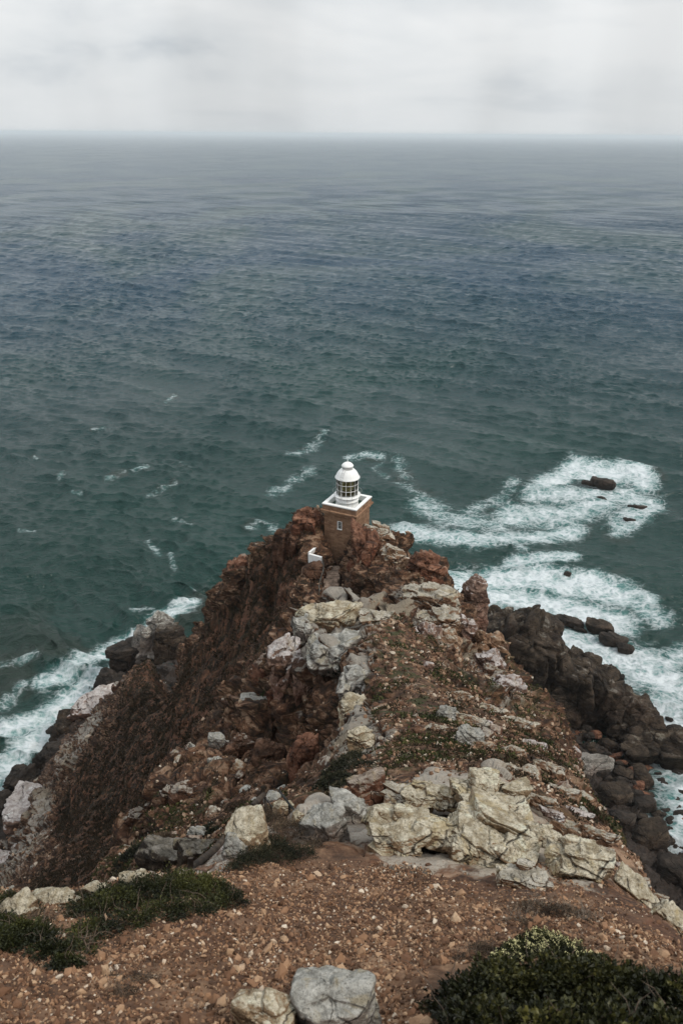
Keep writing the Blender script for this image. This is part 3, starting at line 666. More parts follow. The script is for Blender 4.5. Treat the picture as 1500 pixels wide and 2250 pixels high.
# the two stones at the photographer's feet
rock_px('foreground_stone', (508, 2172, 662, 2290), None, 'light', .45, 11, .8, label='pale grey stone with rust brown flecks at the bottom edge of the gravel', sc=.16, lev=6, rough=.8)
rock_px('foreground_stone', (640, 2118, 826, 2300), None, 'grey', .6, 12, .9, label='largest rounded grey stone in the foreground gravel, touching its rusty neighbour', sc=.2, lev=6, rough=.8)
# pale outcrop where the scree ends
OUT = [
    ((808, 1762, 940, 1905), 'light', 21, 'yellowish pale boulder at the head of the scree, split by a dark crack'),
    ((880, 1700, 1055, 1800), 'light', 22, 'long pale lichen crusted block forming the back of the outcrop'),
    ((1010, 1682, 1155, 1850), 'light', 23, 'tallest rounded pale boulder of the outcrop, rust spot on its crown'),
    ((965, 1765, 1145, 1935), 'light', 24, 'widest pale slab of the outcrop, sloping down to the brown soil'),
    ((905, 1790, 1000, 1880), 'tan', 25, 'tan boulder set in gravel in the middle of the outcrop'),
    ((1150, 1790, 1225, 1880), 'light', 26, 'small pale block beside the widest slab, toward the drop'),
    ((1205, 1840, 1322, 1950), 'light', 27, 'pale pointed slab low on the outcrop, overlooking the boulder beach'),
    ((1090, 1890, 1215, 1965), 'tan', 28, 'low crumbling tan slab at the foot of the outcrop'),
    ((840, 1715, 905, 1778), 'tan', 29, 'small pinkish block wedged behind the outcrop'),
]
for k, (b, kd, sd, lb) in enumerate(OUT):
    rock_px('outcrop_boulder', b, None, kd, .62, sd, 2.4, lev=7, label=lb, group='pale boulders of the near outcrop', sc=.6, orange=.55, cat='boulder', bury=.7, nplanes=18, rough=1.3, mult=(1.2, 1.15, 1.0), pile=9, blk=1.0, tilt=(-.3, .12), layered=True)
rock_px('outcrop_boulder', (1345, 1935, 1470, 2010), None, 'light', .6, 31, 1.3, rot=(-.6, 0, .45), lev=6, label='long pale slab with yellow lichen along the edge of the cliff', sc=.5, orange=.8, cat='boulder')
rock_px('outcrop_boulder', (1430, 1995, 1530, 2060), None, 'light', .55, 32, 1.3, rot=(-.6, 0, .45), lev=5, label='pale yellow streaked slab at the frame edge above the drop', sc=.5, orange=.9, cat='boulder')
# left of the outcrop
for b, kd, sd, kk, lb in [
    ((506, 1782, 590, 1905), 'light', 41, .7, 'upright cream coloured block with a fine crack behind the dark heath bush'),
    ((492, 1830, 545, 1905), 'grey', 42, .8, 'grey block half hidden at the foot of the cream coloured block'),
    ((672, 1755, 765, 1870), 'grey', 43, .8, 'pale blue grey pointed boulder beside a round green cushion plant'),
    ((730, 1742, 810, 1810), 'grey', 44, 1.1, 'flat topped grey rock behind the pointed blue grey boulder'),
    ((775, 1690, 850, 1770), 'red', 45, .8, 'reddish layered block at the edge of the dark hollow'),
    ((600, 1755, 645, 1790), 'light', 46, 1.0, 'small white knob on the crest above the heath bush'),
    ((640, 1775, 680, 1810), 'light', 47, 1.0, 'small white stone on the crest beside the grey boulder'),
    ((0, 1960, 85, 2035), 'light', 48, 1.2, 'pale lichen covered rock at the left frame edge of the scree'),
    ((75, 1948, 170, 2005), 'light', 49, 1.2, 'low pale rock on the scree edge next to the left frame rock'),
    ((185, 1940, 262, 1985), 'light', 50, 1.2, 'flat whitish rock peeping out behind the long green shrub'),
    ((258, 1905, 330, 1965), 'light', 51, 1.0, 'angular white topped rock behind the long green shrub'),
]:
    rock_px('crest_rock', b, None, kd, .62, sd, kk, lev=5, label=lb, group='rocks on the crest behind the scree', sc=.45, nplanes=16, bury=.8)
for b, d, kd, sd, kk, lb in [
    ((308, 1836, 450, 1935), 21, 'olive', 61, 1.2, 'broad dark grey slab below the scree edge, between two heath bushes'),
    ((385, 1835, 500, 1900), 19, 'olive', 62, 1.4, 'pale topped dark slab beside the wooden handrail'),
    ((352, 1700, 432, 1800), 42, 'brown', 63, .7, 'square tower like crag with a white rim and a mossy top'),
    ((317, 1745, 362, 1800), 42.5, 'brown', 64, .7, 'rounded crag knob beside the square crag, orange stain on its side'),
    ((268, 1755, 325, 1850), 43, 'brown', 65, .7, 'jagged white rimmed crag at the lower end of the crag row'),
    ((410, 1812, 462, 1862), 30, 'grey', 66, .8, 'cluster of white capped knobs above the dark slabs'),
    ((262, 1850, 300, 1905), 38, 'tan', 67, .8, 'small tan boulder below the jagged crag'),
    ((525, 1518, 600, 1590), 50, 'grey', 68, .8, 'isolated whitish grey boulder left of the flat topped bluff'),
    ((455, 1605, 500, 1650), 44.5, 'grey', 69, .8, 'small white headed pinnacle at the top of the brown crag'),
    ((455, 1660, 485, 1690), 43, 'grey', 70, .8, 'white capped stone stuck on the brown crag face'),
]:
    rock_px('crag_rock', b, d, kd, .45 if kd in ('brown', 'olive') else .75, sd, kk, lev=5, label=lb, sc=1.3, group='crag rocks on the steep flank', nplanes=16, bury=1.2, rough=1.2, pile=12 if kd == 'brown' else 0, blk=.35)
# flat topped bluff in the middle
for b, d, kd, lc, sd, kk, lb in [
    ((655, 1318, 782, 1392), 51, 'light', .75, 81, 1.6, 'large whitish slab crowning the far end of the bluff'),
    ((780, 1338, 868, 1376), 50, 'tan', .6, 82, 1.6, 'yellow stained flat slab beside the whitish crowning slab'),
    ((645, 1350, 690, 1412), 48.5, 'grey', .7, 83, 1.1, 'grey block on the bluff rim, cut off by a zigzag crack'),
    ((672, 1372, 795, 1490), 46, 'grey', .62, 84, 1.7, 'long grey slab with a straight dark crack across it'),
    ((596, 1392, 662, 1560), 47, 'pink', .55, 85, .55, 'tall rounded pinkish buttress on the left wall of the bluff'),
    ((640, 1425, 698, 1570), 45.5, 'pink', .5, 86, .55, 'narrow upright pinkish block in the left wall of the bluff'),
    ((690, 1450, 735, 1600), 41, 'brown', .35, 87, .6, 'tall brown pillar in the shaded wall of the bluff'),
    ((735, 1455, 840, 1560), 39, 'grey', .45, 88, 1.5, 'broad sloping grey slab halfway along the bluff top'),
    ((745, 1525, 800, 1620), 33, 'light', .7, 89, 1.0, 'white blotched block on the near rim of the bluff'),
    ((770, 1595, 825, 1665), 27, 'light', .6, 90, 1.0, 'white and orange block above the dark hollow'),
    ((590, 1500, 650, 1560), 47, 'red', .3, 91, .8, 'reddish wedge under the pinkish buttress'),
    ((500, 1600, 560, 1700), 42, 'brown', .3, 92, .7, 'brown bulge in the crag wall below the bluff'),
    ((555, 1610, 625, 1740), 38, 'brown', .2, 93, .7, 'rust brown rib running down the crag wall'),
    ((640, 1600, 700, 1730), 33, 'red', .15, 94, .6, 'orange brown rib falling into the dark hollow'),
]:
    rock_px('bluff_rock', b, d, kd, lc, sd, kk, lev=6, label=lb, sc=1.6, group='blocks of the flat topped bluff', nplanes=16, bury=.6, rough=1.5, crisp=34, ribbed=kd in ('brown', 'red', 'pink'), rot=(.1, -.05, .08) if kd in ('brown', 'red', 'pink') else None)
# chain of crags up to the tower
for b, d, kd, lc, sd, kk, lb, ly in [
    ((648, 1112, 708, 1190), 95, 'red', .1, 101, .9, 'dark red square topped crag just left of the lighthouse', 0),
    ((605, 1148, 680, 1230), 96, 'brown', .1, 102, .9, 'dark brown crag shoulder left of the lighthouse', 0),
    ((548, 1192, 598, 1260), 100, 'tan', .35, 103, .8, 'knobbly tan crag on the skyline down the left ridge', 0),
    ((500, 1225, 545, 1290), 106, 'red', .25, 104, .8, 'reddish knob on the skyline below the tan crag', 0),
    ((470, 1275, 512, 1330), 112, 'brown', .2, 105, .8, 'small brown knob lowest on the left skyline', 0),
    ((770, 1150, 835, 1290), 85, 'red', .05, 106, .7, 'dark red rock wall leaning against the right side of the lighthouse', 0),
    ((788, 1132, 862, 1225), 86, 'tan', .5, 107, 1.2, 'tan blocky crag top right beside the lighthouse parapet', 1),
    ((835, 1185, 890, 1270), 83, 'tan', .5, 108, 1.0, 'pale stacked crag between the lighthouse crag and the red pillar', 1),
    ((897, 1195, 974, 1315), 76, 'red', .25, 109, .8, 'massive rusty red pillar on the skyline right of the lighthouse', 1),
    ((872, 1215, 925, 1290), 78, 'tan', .3, 110, .9, 'orange tan layered rock leaning on the rusty red pillar', 1),
    ((880, 1275, 1010, 1360), 69, 'tan', .55, 111, 1.5, 'broad flat layered slab below the rusty red pillar', 1),
    ((920, 1335, 1010, 1400), 63, 'tan', .5, 112, 1.2, 'rounded olive tan slab under the broad layered slab', 1),
    ((900, 1370, 965, 1450), 57, 'pink', .45, 113, 1.0, 'white blotched boulder in the block pile beside the bluff', 0),
    ((955, 1380, 1010, 1470), 56, 'tan', .4, 114, .9, 'upright tan block in the block pile', 0),
    ((1000, 1350, 1045, 1440), 59, 'pink', .4, 115, .8, 'pink weathered block on the edge above the cove', 0),
    ((1045, 1385, 1105, 1450), 60, 'tan', .35, 116, .8, 'tan knob at the foot of the leaning stone pillar', 0),
    ((925, 1430, 985, 1500), 50, 'grey', .5, 117, .9, 'small grey block pile at the lower end of the chain', 0),
    ((1055, 1430, 1110, 1500), 53, 'pink', .5, 118, .8, 'pinkish boulder beside the shaded ridge', 0),
    ((1080, 1470, 1150, 1590), 46, 'pink', .5, 119, .8, 'long smooth salmon coloured slab sloping to the cove', 0),
    ((1000, 1595, 1055, 1660), 25, 'grey', .6, 120, .8, 'rough round grey boulder on the gravel saddle', 0),
    ((960, 1555, 1010, 1600), 31, 'grey', .5, 121, .9, 'low grey boulder above the round one on the saddle', 0),
]:
    rock_px('ridge_crag', b, d, kd, lc, sd, kk, lev=6, label=lb, sc=2.2, group='crags of the ridge', nplanes=16, bury=.7, rough=1.7, layered=bool(ly), crisp=34, ribbed=sd in (101, 102, 104, 106), pile=0 if b[2] - b[0] < 52 or sd in (101, 102, 104, 106, 111, 112, 119, 120, 121) else (26 if ly else 12), blk=.36 if ly else .6, tilt=(-.25, .25) if ly else (.2, .8))
rock_px('stone_pillar', (1008, 1262, 1056, 1420), 76, 'pink', .35, 131, .5, mult=(.80, .9, 1.12), rot=(.2, 0, .10), lev=6, label='free standing leaning stone pillar in front of the white surf', sc=2.0, bury=.3, cat='rock pillar', rough=1.3, layered=True, taper=.1)

rock_px('ridge_crag', (664, 1233, 716, 1268), 86.6, 'brown', .1, 132, .9, rot=(0, 0, 0), lev=5, label='brown rock footing right under the low white courtyard wall', sc=2.0, group='crags of the ridge', bury=1.0)
# dark fin of rock that shelters the boulder beach
def fin():
    rs = np.random.RandomState(77)
    top = [(1112, 1330, 184, 20), (1150, 1352, 184, 17), (1190, 1385, 184, 16), (1232, 1425, 184, 15), (1262, 1455, 185, 14), (1300, 1480, 184, 13), (1345, 1505, 183, 12), (1385, 1545, 181, 12), (1425, 1590, 178, 11), (1458, 1640, 174, 10)]
    Vs, Fs, n = [], [], 0
    for k, (px, py, d, wd) in enumerate(top):
        p = P(px, py - 16, d); hgt = p[2] + 4
        v, f = rock_shape((13, wd, hgt * 1.12), 300 + k, 6, crisp=26, rot=(-.30, .16, rs.uniform(-.25, .1)), rough=1.5, ribbed=True, bury=0, nplanes=13)
        v = v + np.array([p[0], p[1] + 1.5, p[2] - hgt * .54]); Vs.append(v); Fs.append(f + n); n += len(v)
    V_ = np.concatenate(Vs); c = V_.mean(0)
    o = rock_obj('rock_fin', c, V_ - c, np.concatenate(Fs), rmat('olive', 6.0, .24, .1))
    tag(o, 'long shaded dark fin of rock between the boulder beach and the surf', 'rock ridge')
fin()
# sea rocks
for b, kd, sd, lb in [
    ((1296, 1046, 1350, 1072), 'dark', 141, 'largest of the two joined black rocks awash farthest out'),
    ((1278, 1055, 1312, 1068), 'dark', 142, 'low black rock joined to the farthest large one in the surf'),
    ((1375, 1107, 1408, 1122), 'dark', 143, 'narrow black rock on the outer edge of the far surf patch'),
    ((1368, 1136, 1396, 1148), 'dark', 144, 'flat dark rock barely above water below the narrow one'),
    ((1310, 1090, 1332, 1098), 'dark', 145, 'tiny dark rock in the middle of the far surf patch'),
    ((1238, 1253, 1254, 1266), 'dark', 146, 'lone small pointed rock in the white water'),
    ((1206, 1350, 1285, 1378), 'dark', 147, 'long flat black rock with water streaming over it'),
    ((1285, 1358, 1348, 1392), 'olive', 148, 'dark brown domed rock among the near surf rocks'),
    ((1316, 1388, 1375, 1422), 'dark', 149, 'sloping dark ledge right behind the brown domed rock'),
    ((1352, 1410, 1396, 1436), 'dark', 150, 'flat wet ledge at the outer end of the near surf rocks'),
    ((1258, 1376, 1288, 1388), 'dark', 151, 'thin black ledge between the flat rock and the domed rock'),
]:
    cx = (b[0] + b[2]) / 2; p = seaP(cx, b[3]); d = (p @ np.array([0, CP, -SP])) + CAMZ * SP
    rock_px('sea_rock', b, d, kd, .0, sd, 1.5, lev=5, label=lb, sc=3.0, group='rocks awash in the surf', bury=.5, rot=(-.3, 0, .1), rough=.8, crisp=8)
for b, kd, lc, sd, kk, dd, lb in [
    ((318, 1338, 382, 1440), 'grey', .45, 161, .8, 192, 'pale pointed sea stack at the foot of the left slope'),
    ((240, 1395, 345, 1478), 'dark', .0, 162, 1.2, 197, 'black wet ledge beside the pale pointed sea stack'),
    ((338, 1372, 398, 1440), 'olive', .25, 163, .9, 188, 'rounded olive grey boulder leaning on the pale sea stack'),
    ((295, 1375, 350, 1440), 'grey', .2, 164, .9, 194, 'grey boulder on the seaward side of the pale sea stack'),
    ((205, 1475, 290, 1530), 'dark', .0, 165, 1.3, 189, 'dark wet shelf below the left slope'),
    ((160, 1500, 265, 1600), 'pink', .5, 166, 1.2, 178, 'whitish slab above the left waterline'),
    ((118, 1560, 180, 1640), 'olive', .2, 167, 1.0, 178, 'rounded dark boulder on the left waterline'),
    ((75, 1625, 170, 1710), 'dark', .1, 168, 1.2, 168, 'dark brown shelf on the left waterline'),
    ((15, 1680, 80, 1750), 'dark', .0, 169, 1.2, 165, 'black rock sticking out into the left surf'),
    ((-30, 1740, 40, 1850), 'dark', .0, 170, 1.2, 160, 'black rock at the left frame edge'),
    ((20, 1700, 130, 1860), 'pink', .6, 171, 1.3, 154, 'long bleached slab low on the left slope'),
    ((-40, 1830, 110, 2010), 'pink', .5, 172, 1.3, 143, 'lowest bleached slab of the left slope'),
]:
    rock_px('shore_rock', b, dd, kd, lc, sd, kk, lev=6, label=lb, sc=4.5, group='rocks along the left shore', bury=.5, rough=1.5, orange=.1, crisp=24, taper=.75 if sd in (161,) else 0, mult=(.9, 1, .5) if sd in (171, 172, 166) else (1, 1, 1.1))
# boulder beach
rs = np.random.RandomState(9)
BB = [((1382, 1676, 1432, 1740), 'olive', 'big round boulder with a dark hole on the boulder beach'), ((1240, 1644, 1335, 1720), 'grey', 'long smooth pale grey slab above the boulder beach'),
      ((1338, 1652, 1372, 1670), 'red', 'flat orange slab lying on the dark beach boulders'), ((1352, 1668, 1382, 1682), 'red', 'thin orange slab below the other orange one'),
      ((1395, 1650, 1445, 1690), 'red', 'rust red boulder behind the boulder with the hole'), ((1312, 1708, 1380, 1790), 'olive', 'large brown wedge shaped boulder beside the pale slab'),
      ((1440, 1732, 1482, 1778), 'dark', 'round dark boulder at the water side of the beach'), ((1385, 1740, 1442, 1790), 'dark', 'wide dark boulder next to the foam channel'),
      ((1372, 1800, 1468, 1870), 'olive', 'large double humped boulder by the inner surf'), ((1330, 1770, 1390, 1830), 'dark', 'dark boulder between the wedge boulder and the humped one'),
      ((1440, 1870, 1530, 1960), 'dark', 'black boulder at the frame edge below the surf')]
def beach_rock(cx, cy, wpx, kd, sd, lb, grp, hpx=None, crisp=6, k=1.0):
    p, d = hit(cx, cy)
    if d is None or d < 100: d = 165
    hpx = hpx or wpx * .8
    rock_px('beach_boulder', (cx - wpx / 2, cy - hpx / 2, cx + wpx / 2, cy + hpx / 2), d - 1.5, kd, .12, sd, k, lev=5 if wpx > 40 else 4, label=lb, group=grp, sc=4.0, bury=.25, rough=.55, crisp=crisp, orange=.1, cat='boulder')
for k, (b, kd, lb) in enumerate(BB):
    beach_rock((b[0] + b[2]) / 2, (b[1] + b[3]) / 2, b[2] - b[0], kd, 400 + k, lb, 'large boulders of the beach', b[3] - b[1])
poly = [(1190, 1590), (1290, 1600), (1420, 1640), (1475, 1690), (1495, 1760), (1480, 1870), (1400, 1800), (1330, 1720), (1260, 1660)]
def inpoly(x, y, pl):
    c = False; n = len(pl)
    for a in range(n):
        x0, y0 = pl[a]; x1, y1 = pl[(a + 1) % n]
        if (y0 > y) != (y1 > y) and x < (x1 - x0) * (y - y0) / (y1 - y0) + x0: c = not c
    return c
cnt = 0
while cnt < 95:
    cx, cy = rs.uniform(1190, 1500), rs.uniform(1580, 1880)
    if not inpoly(cx, cy, poly): continue
    wpx = rs.choice([18, 24, 32, 44], p=[.35, .3, .25, .1]); kd = rs.choice(['dark', 'olive', 'red'], p=[.5, .38, .12])
    beach_rock(cx, cy, wpx, kd, 500 + cnt, 'weathered boulder among many others piled on the shaded boulder beach', 'boulders piled on the beach', crisp=rs.choice([5, 9])); cnt += 1
for k, (cx, cy, wpx) in enumerate([(1478, 1600, 34), (1490, 1625, 40), (1465, 1625, 26), (1440, 1700, 24), (1452, 1715, 20), (1490, 1700, 40), (1480, 1760, 34), (1460, 1782, 26), (1495, 1790, 40), (1470, 1800, 24), (1440, 1668, 20), (1470, 1580, 18), (1500, 1745, 30)]):
    p = seaP(cx, cy); d = (p @ np.array([0, CP, -SP])) + CAMZ * SP
    rock_px('surf_boulder', (cx - wpx / 2, cy - wpx * .35, cx + wpx / 2, cy + wpx * .35), d, 'dark', .0, 620 + k, 1.1, lev=4, label='wet black boulder in the foam beyond the beach', group='wet boulders in the inner surf', sc=4, bury=.6, rough=.7, crisp=7, cat='boulder')

# slanting tan slabs that dip towards the cove
rs = np.random.RandomState(31)
for k, (cx, cy, w_) in enumerate([(1110, 1525, 70), (1088, 1478, 46), (1138, 1592, 70), (1172, 1640, 50), (1206, 1688, 58), (1232, 1742, 64), (1262, 1790, 60), (1292, 1835, 78), (1322, 1872, 56), (1352, 1905, 50), (1062, 1640, 44), (1104, 1688, 56), (1152, 1700, 46), (1190, 1762, 62), (1240, 1830, 66), (1010, 1530, 44), (1042, 1586, 50), (1290, 1900, 52), (1396, 1935, 50), (1080, 1560, 48), (1130, 1650, 40), (1215, 1790, 44), (960, 1600, 40), (1440, 1972, 44)]):
    kd = rs.choice(['tan', 'pink', 'light', 'grey'], p=[.5, .2, .2, .1])
    rock_px('slanting_rock', (cx - w_ * .5, cy - w_ * .28, cx + w_ * .5, cy + w_ * .28), None, kd, .45, 700 + k, 1.0, rot=(rs.uniform(-.5, -.1), 0, 0) if 0 else (rs.uniform(-.5, -.1), rs.uniform(.65, .95), rs.uniform(-.3, .2)), lev=5, label='slanting layered slab dipping towards the cove on the right flank', group='slanting slabs on the right flank', cat='rock', sc=.8, bury=.5, rough=1.4, layered=True, mult=(1.25, 1, .8))
# ------------------------------------------------------------------ lighthouse
def empty(name, loc, rz=0):
    o = bpy.data.objects.new(name, None); COL.objects.link(o); o.location = loc; o.rotation_euler = (0, 0, rz); o.empty_display_size = .5; return o
def bmobj(name, bm, mat, parent=None, smooth=False, loc=None):
    me = bpy.data.meshes.new(name); bm.to_mesh(me); bm.free(); me.materials.append(mat)
    if smooth: me.polygons.foreach_set('use_smooth', [True] * len(me.polygons))
    o = bpy.data.objects.new(name, me); COL.objects.link(o)
    if parent: o.parent = parent
    if loc: o.location = loc
    return o
def bm_box(bm, x0, y0, z0, x1, y1, z1, bev=0.0):
    r = bmesh.ops.create_cube(bm, size=1); vs = r['verts']
    for v in vs: v.co = Vector((x0 + (v.co.x + .5) * (x1 - x0), y0 + (v.co.y + .5) * (y1 - y0), z0 + (v.co.z + .5) * (z1 - z0)))
    if bev: bmesh.ops.bevel(bm, geom=list({e for v in vs for e in v.link_edges}), offset=bev, segments=2, affect='EDGES')
def bm_tube(bm, pts, r, n=6):
    pts = [Vector(p) for p in pts]; rings = []
    for k, p in enumerate(pts):
        t = (pts[min(k + 1, len(pts) - 1)] - pts[max(k - 1, 0)]).normalized()
        a = t.cross(Vector((0, 0, 1)) if abs(t.z) < .95 else Vector((1, 0, 0))).normalized(); b = t.cross(a)
        rad = r[k] if isinstance(r, (list, tuple)) else r
        rings.append([bm.verts.new(p + (a * math.cos(2 * math.pi * j / n) + b * math.sin(2 * math.pi * j / n)) * rad) for j in range(n)])
    for A, B in zip(rings[:-1], rings[1:]):
        for j in range(n): bm.faces.new((A[j], A[(j + 1) % n], B[(j + 1) % n], B[j]))
    bm.faces.new(rings[0]); bm.faces.new(rings[-1][::-1])
def bm_lathe(bm, prof, n=56, cap=True):
    rings = []
    for r, z in prof: rings.append([bm.verts.new((max(r, .001) * math.cos(2 * math.pi * j / n), max(r, .001) * math.sin(2 * math.pi * j / n), z)) for j in range(n)])
    for A, B in zip(rings[:-1], rings[1:]):
        for j in range(n): bm.faces.new((A[j], A[(j + 1) % n], B[(j + 1) % n], B[j]))
    if cap: bm.faces.new(rings[0][::-1]); bm.faces.new(rings[-1])

def stone_mat(name, tint=1.0):
    m = M(name); o = m.tc.outputs['Object']
    s = m.n('ShaderNodeSeparateXYZ'); m.l(o, s.inputs[0]); c = m.n('ShaderNodeCombineXYZ'); m.l(m.math('ADD', s.outputs[0], s.outputs[1]), c.inputs[0]); m.l(s.outputs[2], c.inputs[1])
    wob = m.noise(o, 2.5, 3); jx = m.n('ShaderNodeVectorMath', operation='MULTIPLY_ADD'); m.l(wob, jx.inputs[0]); jx.inputs[1].default_value = (.06, .06, 0); m.l(c.outputs[0], jx.inputs[2])
    b = m.n('ShaderNodeTexBrick'); m.l(jx.outputs[0], b.inputs['Vector'])
    b.inputs['Scale'].default_value = 1; b.inputs['Brick Width'].default_value = .46; b.inputs['Row Height'].default_value = .21; b.inputs['Mortar Size'].default_value = .016; b.inputs['Mortar Smooth'].default_value = .4; b.offset_frequency = 2
    b.inputs['Color1'].default_value = (.20 * tint, .108 * tint, .062 * tint, 1); b.inputs['Color2'].default_value = (.34 * tint, .21 * tint, .13 * tint, 1); b.inputs['Mortar'].default_value = (.20, .13, .085, 1)
    col = m.mix(m.ss(m.noise(o, 1.1, 5, .6), .45, .7, 0, .55), b.outputs['Color'], (.10, .047, .028))
    col = m.mix(m.ss(m.noise(o, 7, 4, .7), .58, .72, 0, .6), col, (.40, .27, .19))
    col = m.mix(m.ss(m.noise(m.map(o, (5, 5, .5)), 1.0, 4, .6), .55, .75, 0, .5), col, (.075, .042, .027))
    h = m.math('ADD', m.math('MULTIPLY', b.outputs['Fac'], -.6), m.math('MULTIPLY', m.noise(o, 12, 4, .7), .5))
    m.bsdf(col, .88, m.bump(h, .8, .05)); return m.m
def white_mat():
    m = M('white_paint'); o = m.tc.outputs['Object']
    c = m.mix(m.ss(m.noise(m.map(o, (3, 3, .35)), 1.2, 5, .65), .52, .75, 0, .45), (.80, .81, .80), (.58, .56, .50))
    c = m.mix(m.ss(m.noise(o, 4, 5, .7), .62, .74, 0, .5), c, (.40, .30, .22)); c = m.mix(m.ss(m.noise(m.map(o, (6, 6, .5)), 1.0, 4, .6), .60, .72, 0, .55), c, (.42, .27, .16))
    m.bsdf(c, .5, m.bump(m.noise(o, 8, 3), .15, .02)); return m.m
def plain(name, col, rough=.7, ns=3.0, var=.35, metal=0.0):
    m = M(name); o = m.tc.outputs['Object']; c = m.mix(m.ss(m.noise(o, ns, 5, .65), .35, .7), tuple(a * (1 - var) for a in col), tuple(min(1, a * (1 + var)) for a in col))
    m.bsdf(c, rough, m.bump(m.noise(o, ns * 4, 4), .3, .02), Metallic=metal); return m.m
def lighthouse():
    th = -R(25.6); c = P(762.5, 1098, 90)
    L = empty('lighthouse', (c[0], c[1], c[2] - 6.9), th); H = 6.9     # H: top of the parapet above the base
    tag(L, 'square stone lighthouse with a white lantern room standing on the rocky ridge', 'lighthouse')
    st, st2, wh = stone_mat('tower_stone'), stone_mat('cornice_stone', 1.15), white_mat()
    a, b, s = 2.085, 1.93, 0
    bm = bmesh.new(); bm_box(bm, -b, -b, -3.2, b, b, H - 1.25); bmobj('tower', bm, st, L)
    bm = bmesh.new(); bm_box(bm, -b - .12, -b - .12, -3.2, b + .12, b + .12, .55, .03); bmobj('plinth', bm, st2, L)
    bm = bmesh.new(); bm_box(bm, -b - .10, -b - .10, H - 1.25, b + .10, b + .10, H - 1.02); bm_box(bm, -b - .24, -b - .24, H - 1.018, b + .24, b + .24, H - .92, .015); bm_box(bm, -b - .34, -b - .34, H - .917, b + .34, b + .34, H - .70, .03); bmobj('cornice', bm, st2, L)
    ins = a - .36
    bm = bmesh.new()
    for x0, y0, x1, y1 in ((-a, -a, a, -ins), (-a, ins, a, a), (-a, -ins, -ins, ins), (ins, -ins, a, ins)): bm_box(bm, x0, y0, H - .697, x1, y1, H - .10)
    par = bmobj('parapet', bm, st, L)
    bm = bmesh.new(); o_, i_ = a + .035, ins - .03
    for x0, y0, x1, y1 in ((-o_, -o_, o_, -i_), (-o_, i_, o_, o_), (-o_, -i_, -i_, i_), (i_, -i_, o_, i_)): bm_box(bm, x0, y0, H - .098, x1, y1, H + .02)
    for x0, y0, x1, y1 in ((-ins, -ins, ins, -ins + .02), (-ins, ins - .02, ins, ins), (-ins, -ins + .02, -ins + .02, ins - .02), (ins - .02, -ins + .02, ins, ins - .02)): bm_box(bm, x0, y0, H - .68, x1, y1, H - .10)
    bmobj('coping', bm, wh, par)
    bm = bmesh.new(); bm_box(bm, -ins, -ins, H - .697, ins, ins, H - .60); bmobj('gallery_floor', bm, plain('green_deck', (.018, .050, .034)), L)
    # window with its frame and bars
    bm = bmesh.new(); wx, wz = .04, H - 2.35; bm_box(bm, wx - .20, -b - .015, wz - .42, wx + .20, -b + .05, wz + .42); wn = bmobj('window', bm, plain('dark_glass', (.012, .015, .016), .2), L)
    bm = bmesh.new()
    for x0, z0, x1, z1 in ((-.29, -.44, -.20, .46), (.20, -.44, .25, .46), (-.20, .42, .20, .46)): bm_box(bm, wx + x0, -b - .07, wz + z0, wx + x1, -b + .04, wz + z1)
    bmobj('frame', bm, wh, wn)
    bm = bmesh.new(); bm_box(bm, wx - .30, -b - .13, wz - .54, wx + .28, -b + .04, wz - .442); bmobj('sill', bm, wh, wn)
    bm = bmesh.new()
    for q in (-.07, .07): bm_box(bm, wx + q - .012, -b - .04, wz - .42, wx + q + .012, -b - .018, wz + .42)
    for q in (-.2, 0, .2): bm_box(bm, wx - .20, -b - .055, wz + q - .012, wx + .20, -b - .042, wz + q + .012)
    bmobj('bars', bm, plain('white_bars', (.45, .45, .42)), wn)
    # lantern
    bm = bmesh.new(); bm_lathe(bm, [(1.30, H - .60), (1.30, H - .50), (1.26, H - .48), (1.26, H + .05), (1.29, H + .07), (1.29, H + .12), (1.26, H + .14), (1.26, H + .62)]); bmobj('lantern_base', bm, wh, L, True)
    bm = bmesh.new(); bm_lathe(bm, [(1.26, H + .62), (1.50, H + .63), (1.52, H + .66), (1.52, H + .70), (1.28, H + .74), (1.20, H + .745)]); bmobj('lantern_gallery', bm, wh, L, True)
    zb, zt, rg = H + .745, H + 2.80, 1.22
    lg = empty('lantern_glazing', (0, 0, 0)); lg.parent = L
    bm = bmesh.new()
    for k in range(14):
        t = 2 * math.pi * (k + .2) / 14; bm_tube(bm, [(rg * math.cos(t), rg * math.sin(t), zb), (rg * math.cos(t), rg * math.sin(t), zt)], .026, 6)
    for z in (zb + .04, zb + .70, zb + 1.38, zt - .04):
        bm_tube(bm, [(rg * math.cos(2 * math.pi * k / 42), rg * math.sin(2 * math.pi * k / 42), z) for k in range(43)], .026 if z not in (zb + .04,) else .045, 6)
    bmobj('astragals', bm, wh, lg, True)
    gm = bpy.data.materials.new('lantern_glass'); gm.use_nodes = True; t = gm.node_tree; t.nodes.clear()
    g1 = t.nodes.new('ShaderNodeBsdfGlossy'); g1.inputs['Roughness'].default_value = .03; g2 = t.nodes.new('ShaderNodeBsdfTransparent'); g2.inputs[0].default_value = (.86, .89, .86, 1)
    fr = t.nodes.new('ShaderNodeFresnel'); fr.inputs[0].default_value = 1.45; ms = t.nodes.new('ShaderNodeMixShader'); ou = t.nodes.new('ShaderNodeOutputMaterial')
    t.links.new(fr.outputs[0], ms.inputs[0]); t.links.new(g2.outputs[0], ms.inputs[1]); t.links.new(g1.outputs[0], ms.inputs[2]); t.links.new(ms.outputs[0], ou.inputs[0])
    bm = bmesh.new(); bm_lathe(bm, [(1.195, zb), (1.195, zt)], 28, False); bmobj('glass', bm, gm, lg)
    # lens: stacked prism rings round a lamp on an iron table
    bm = bmesh.new(); pr = []
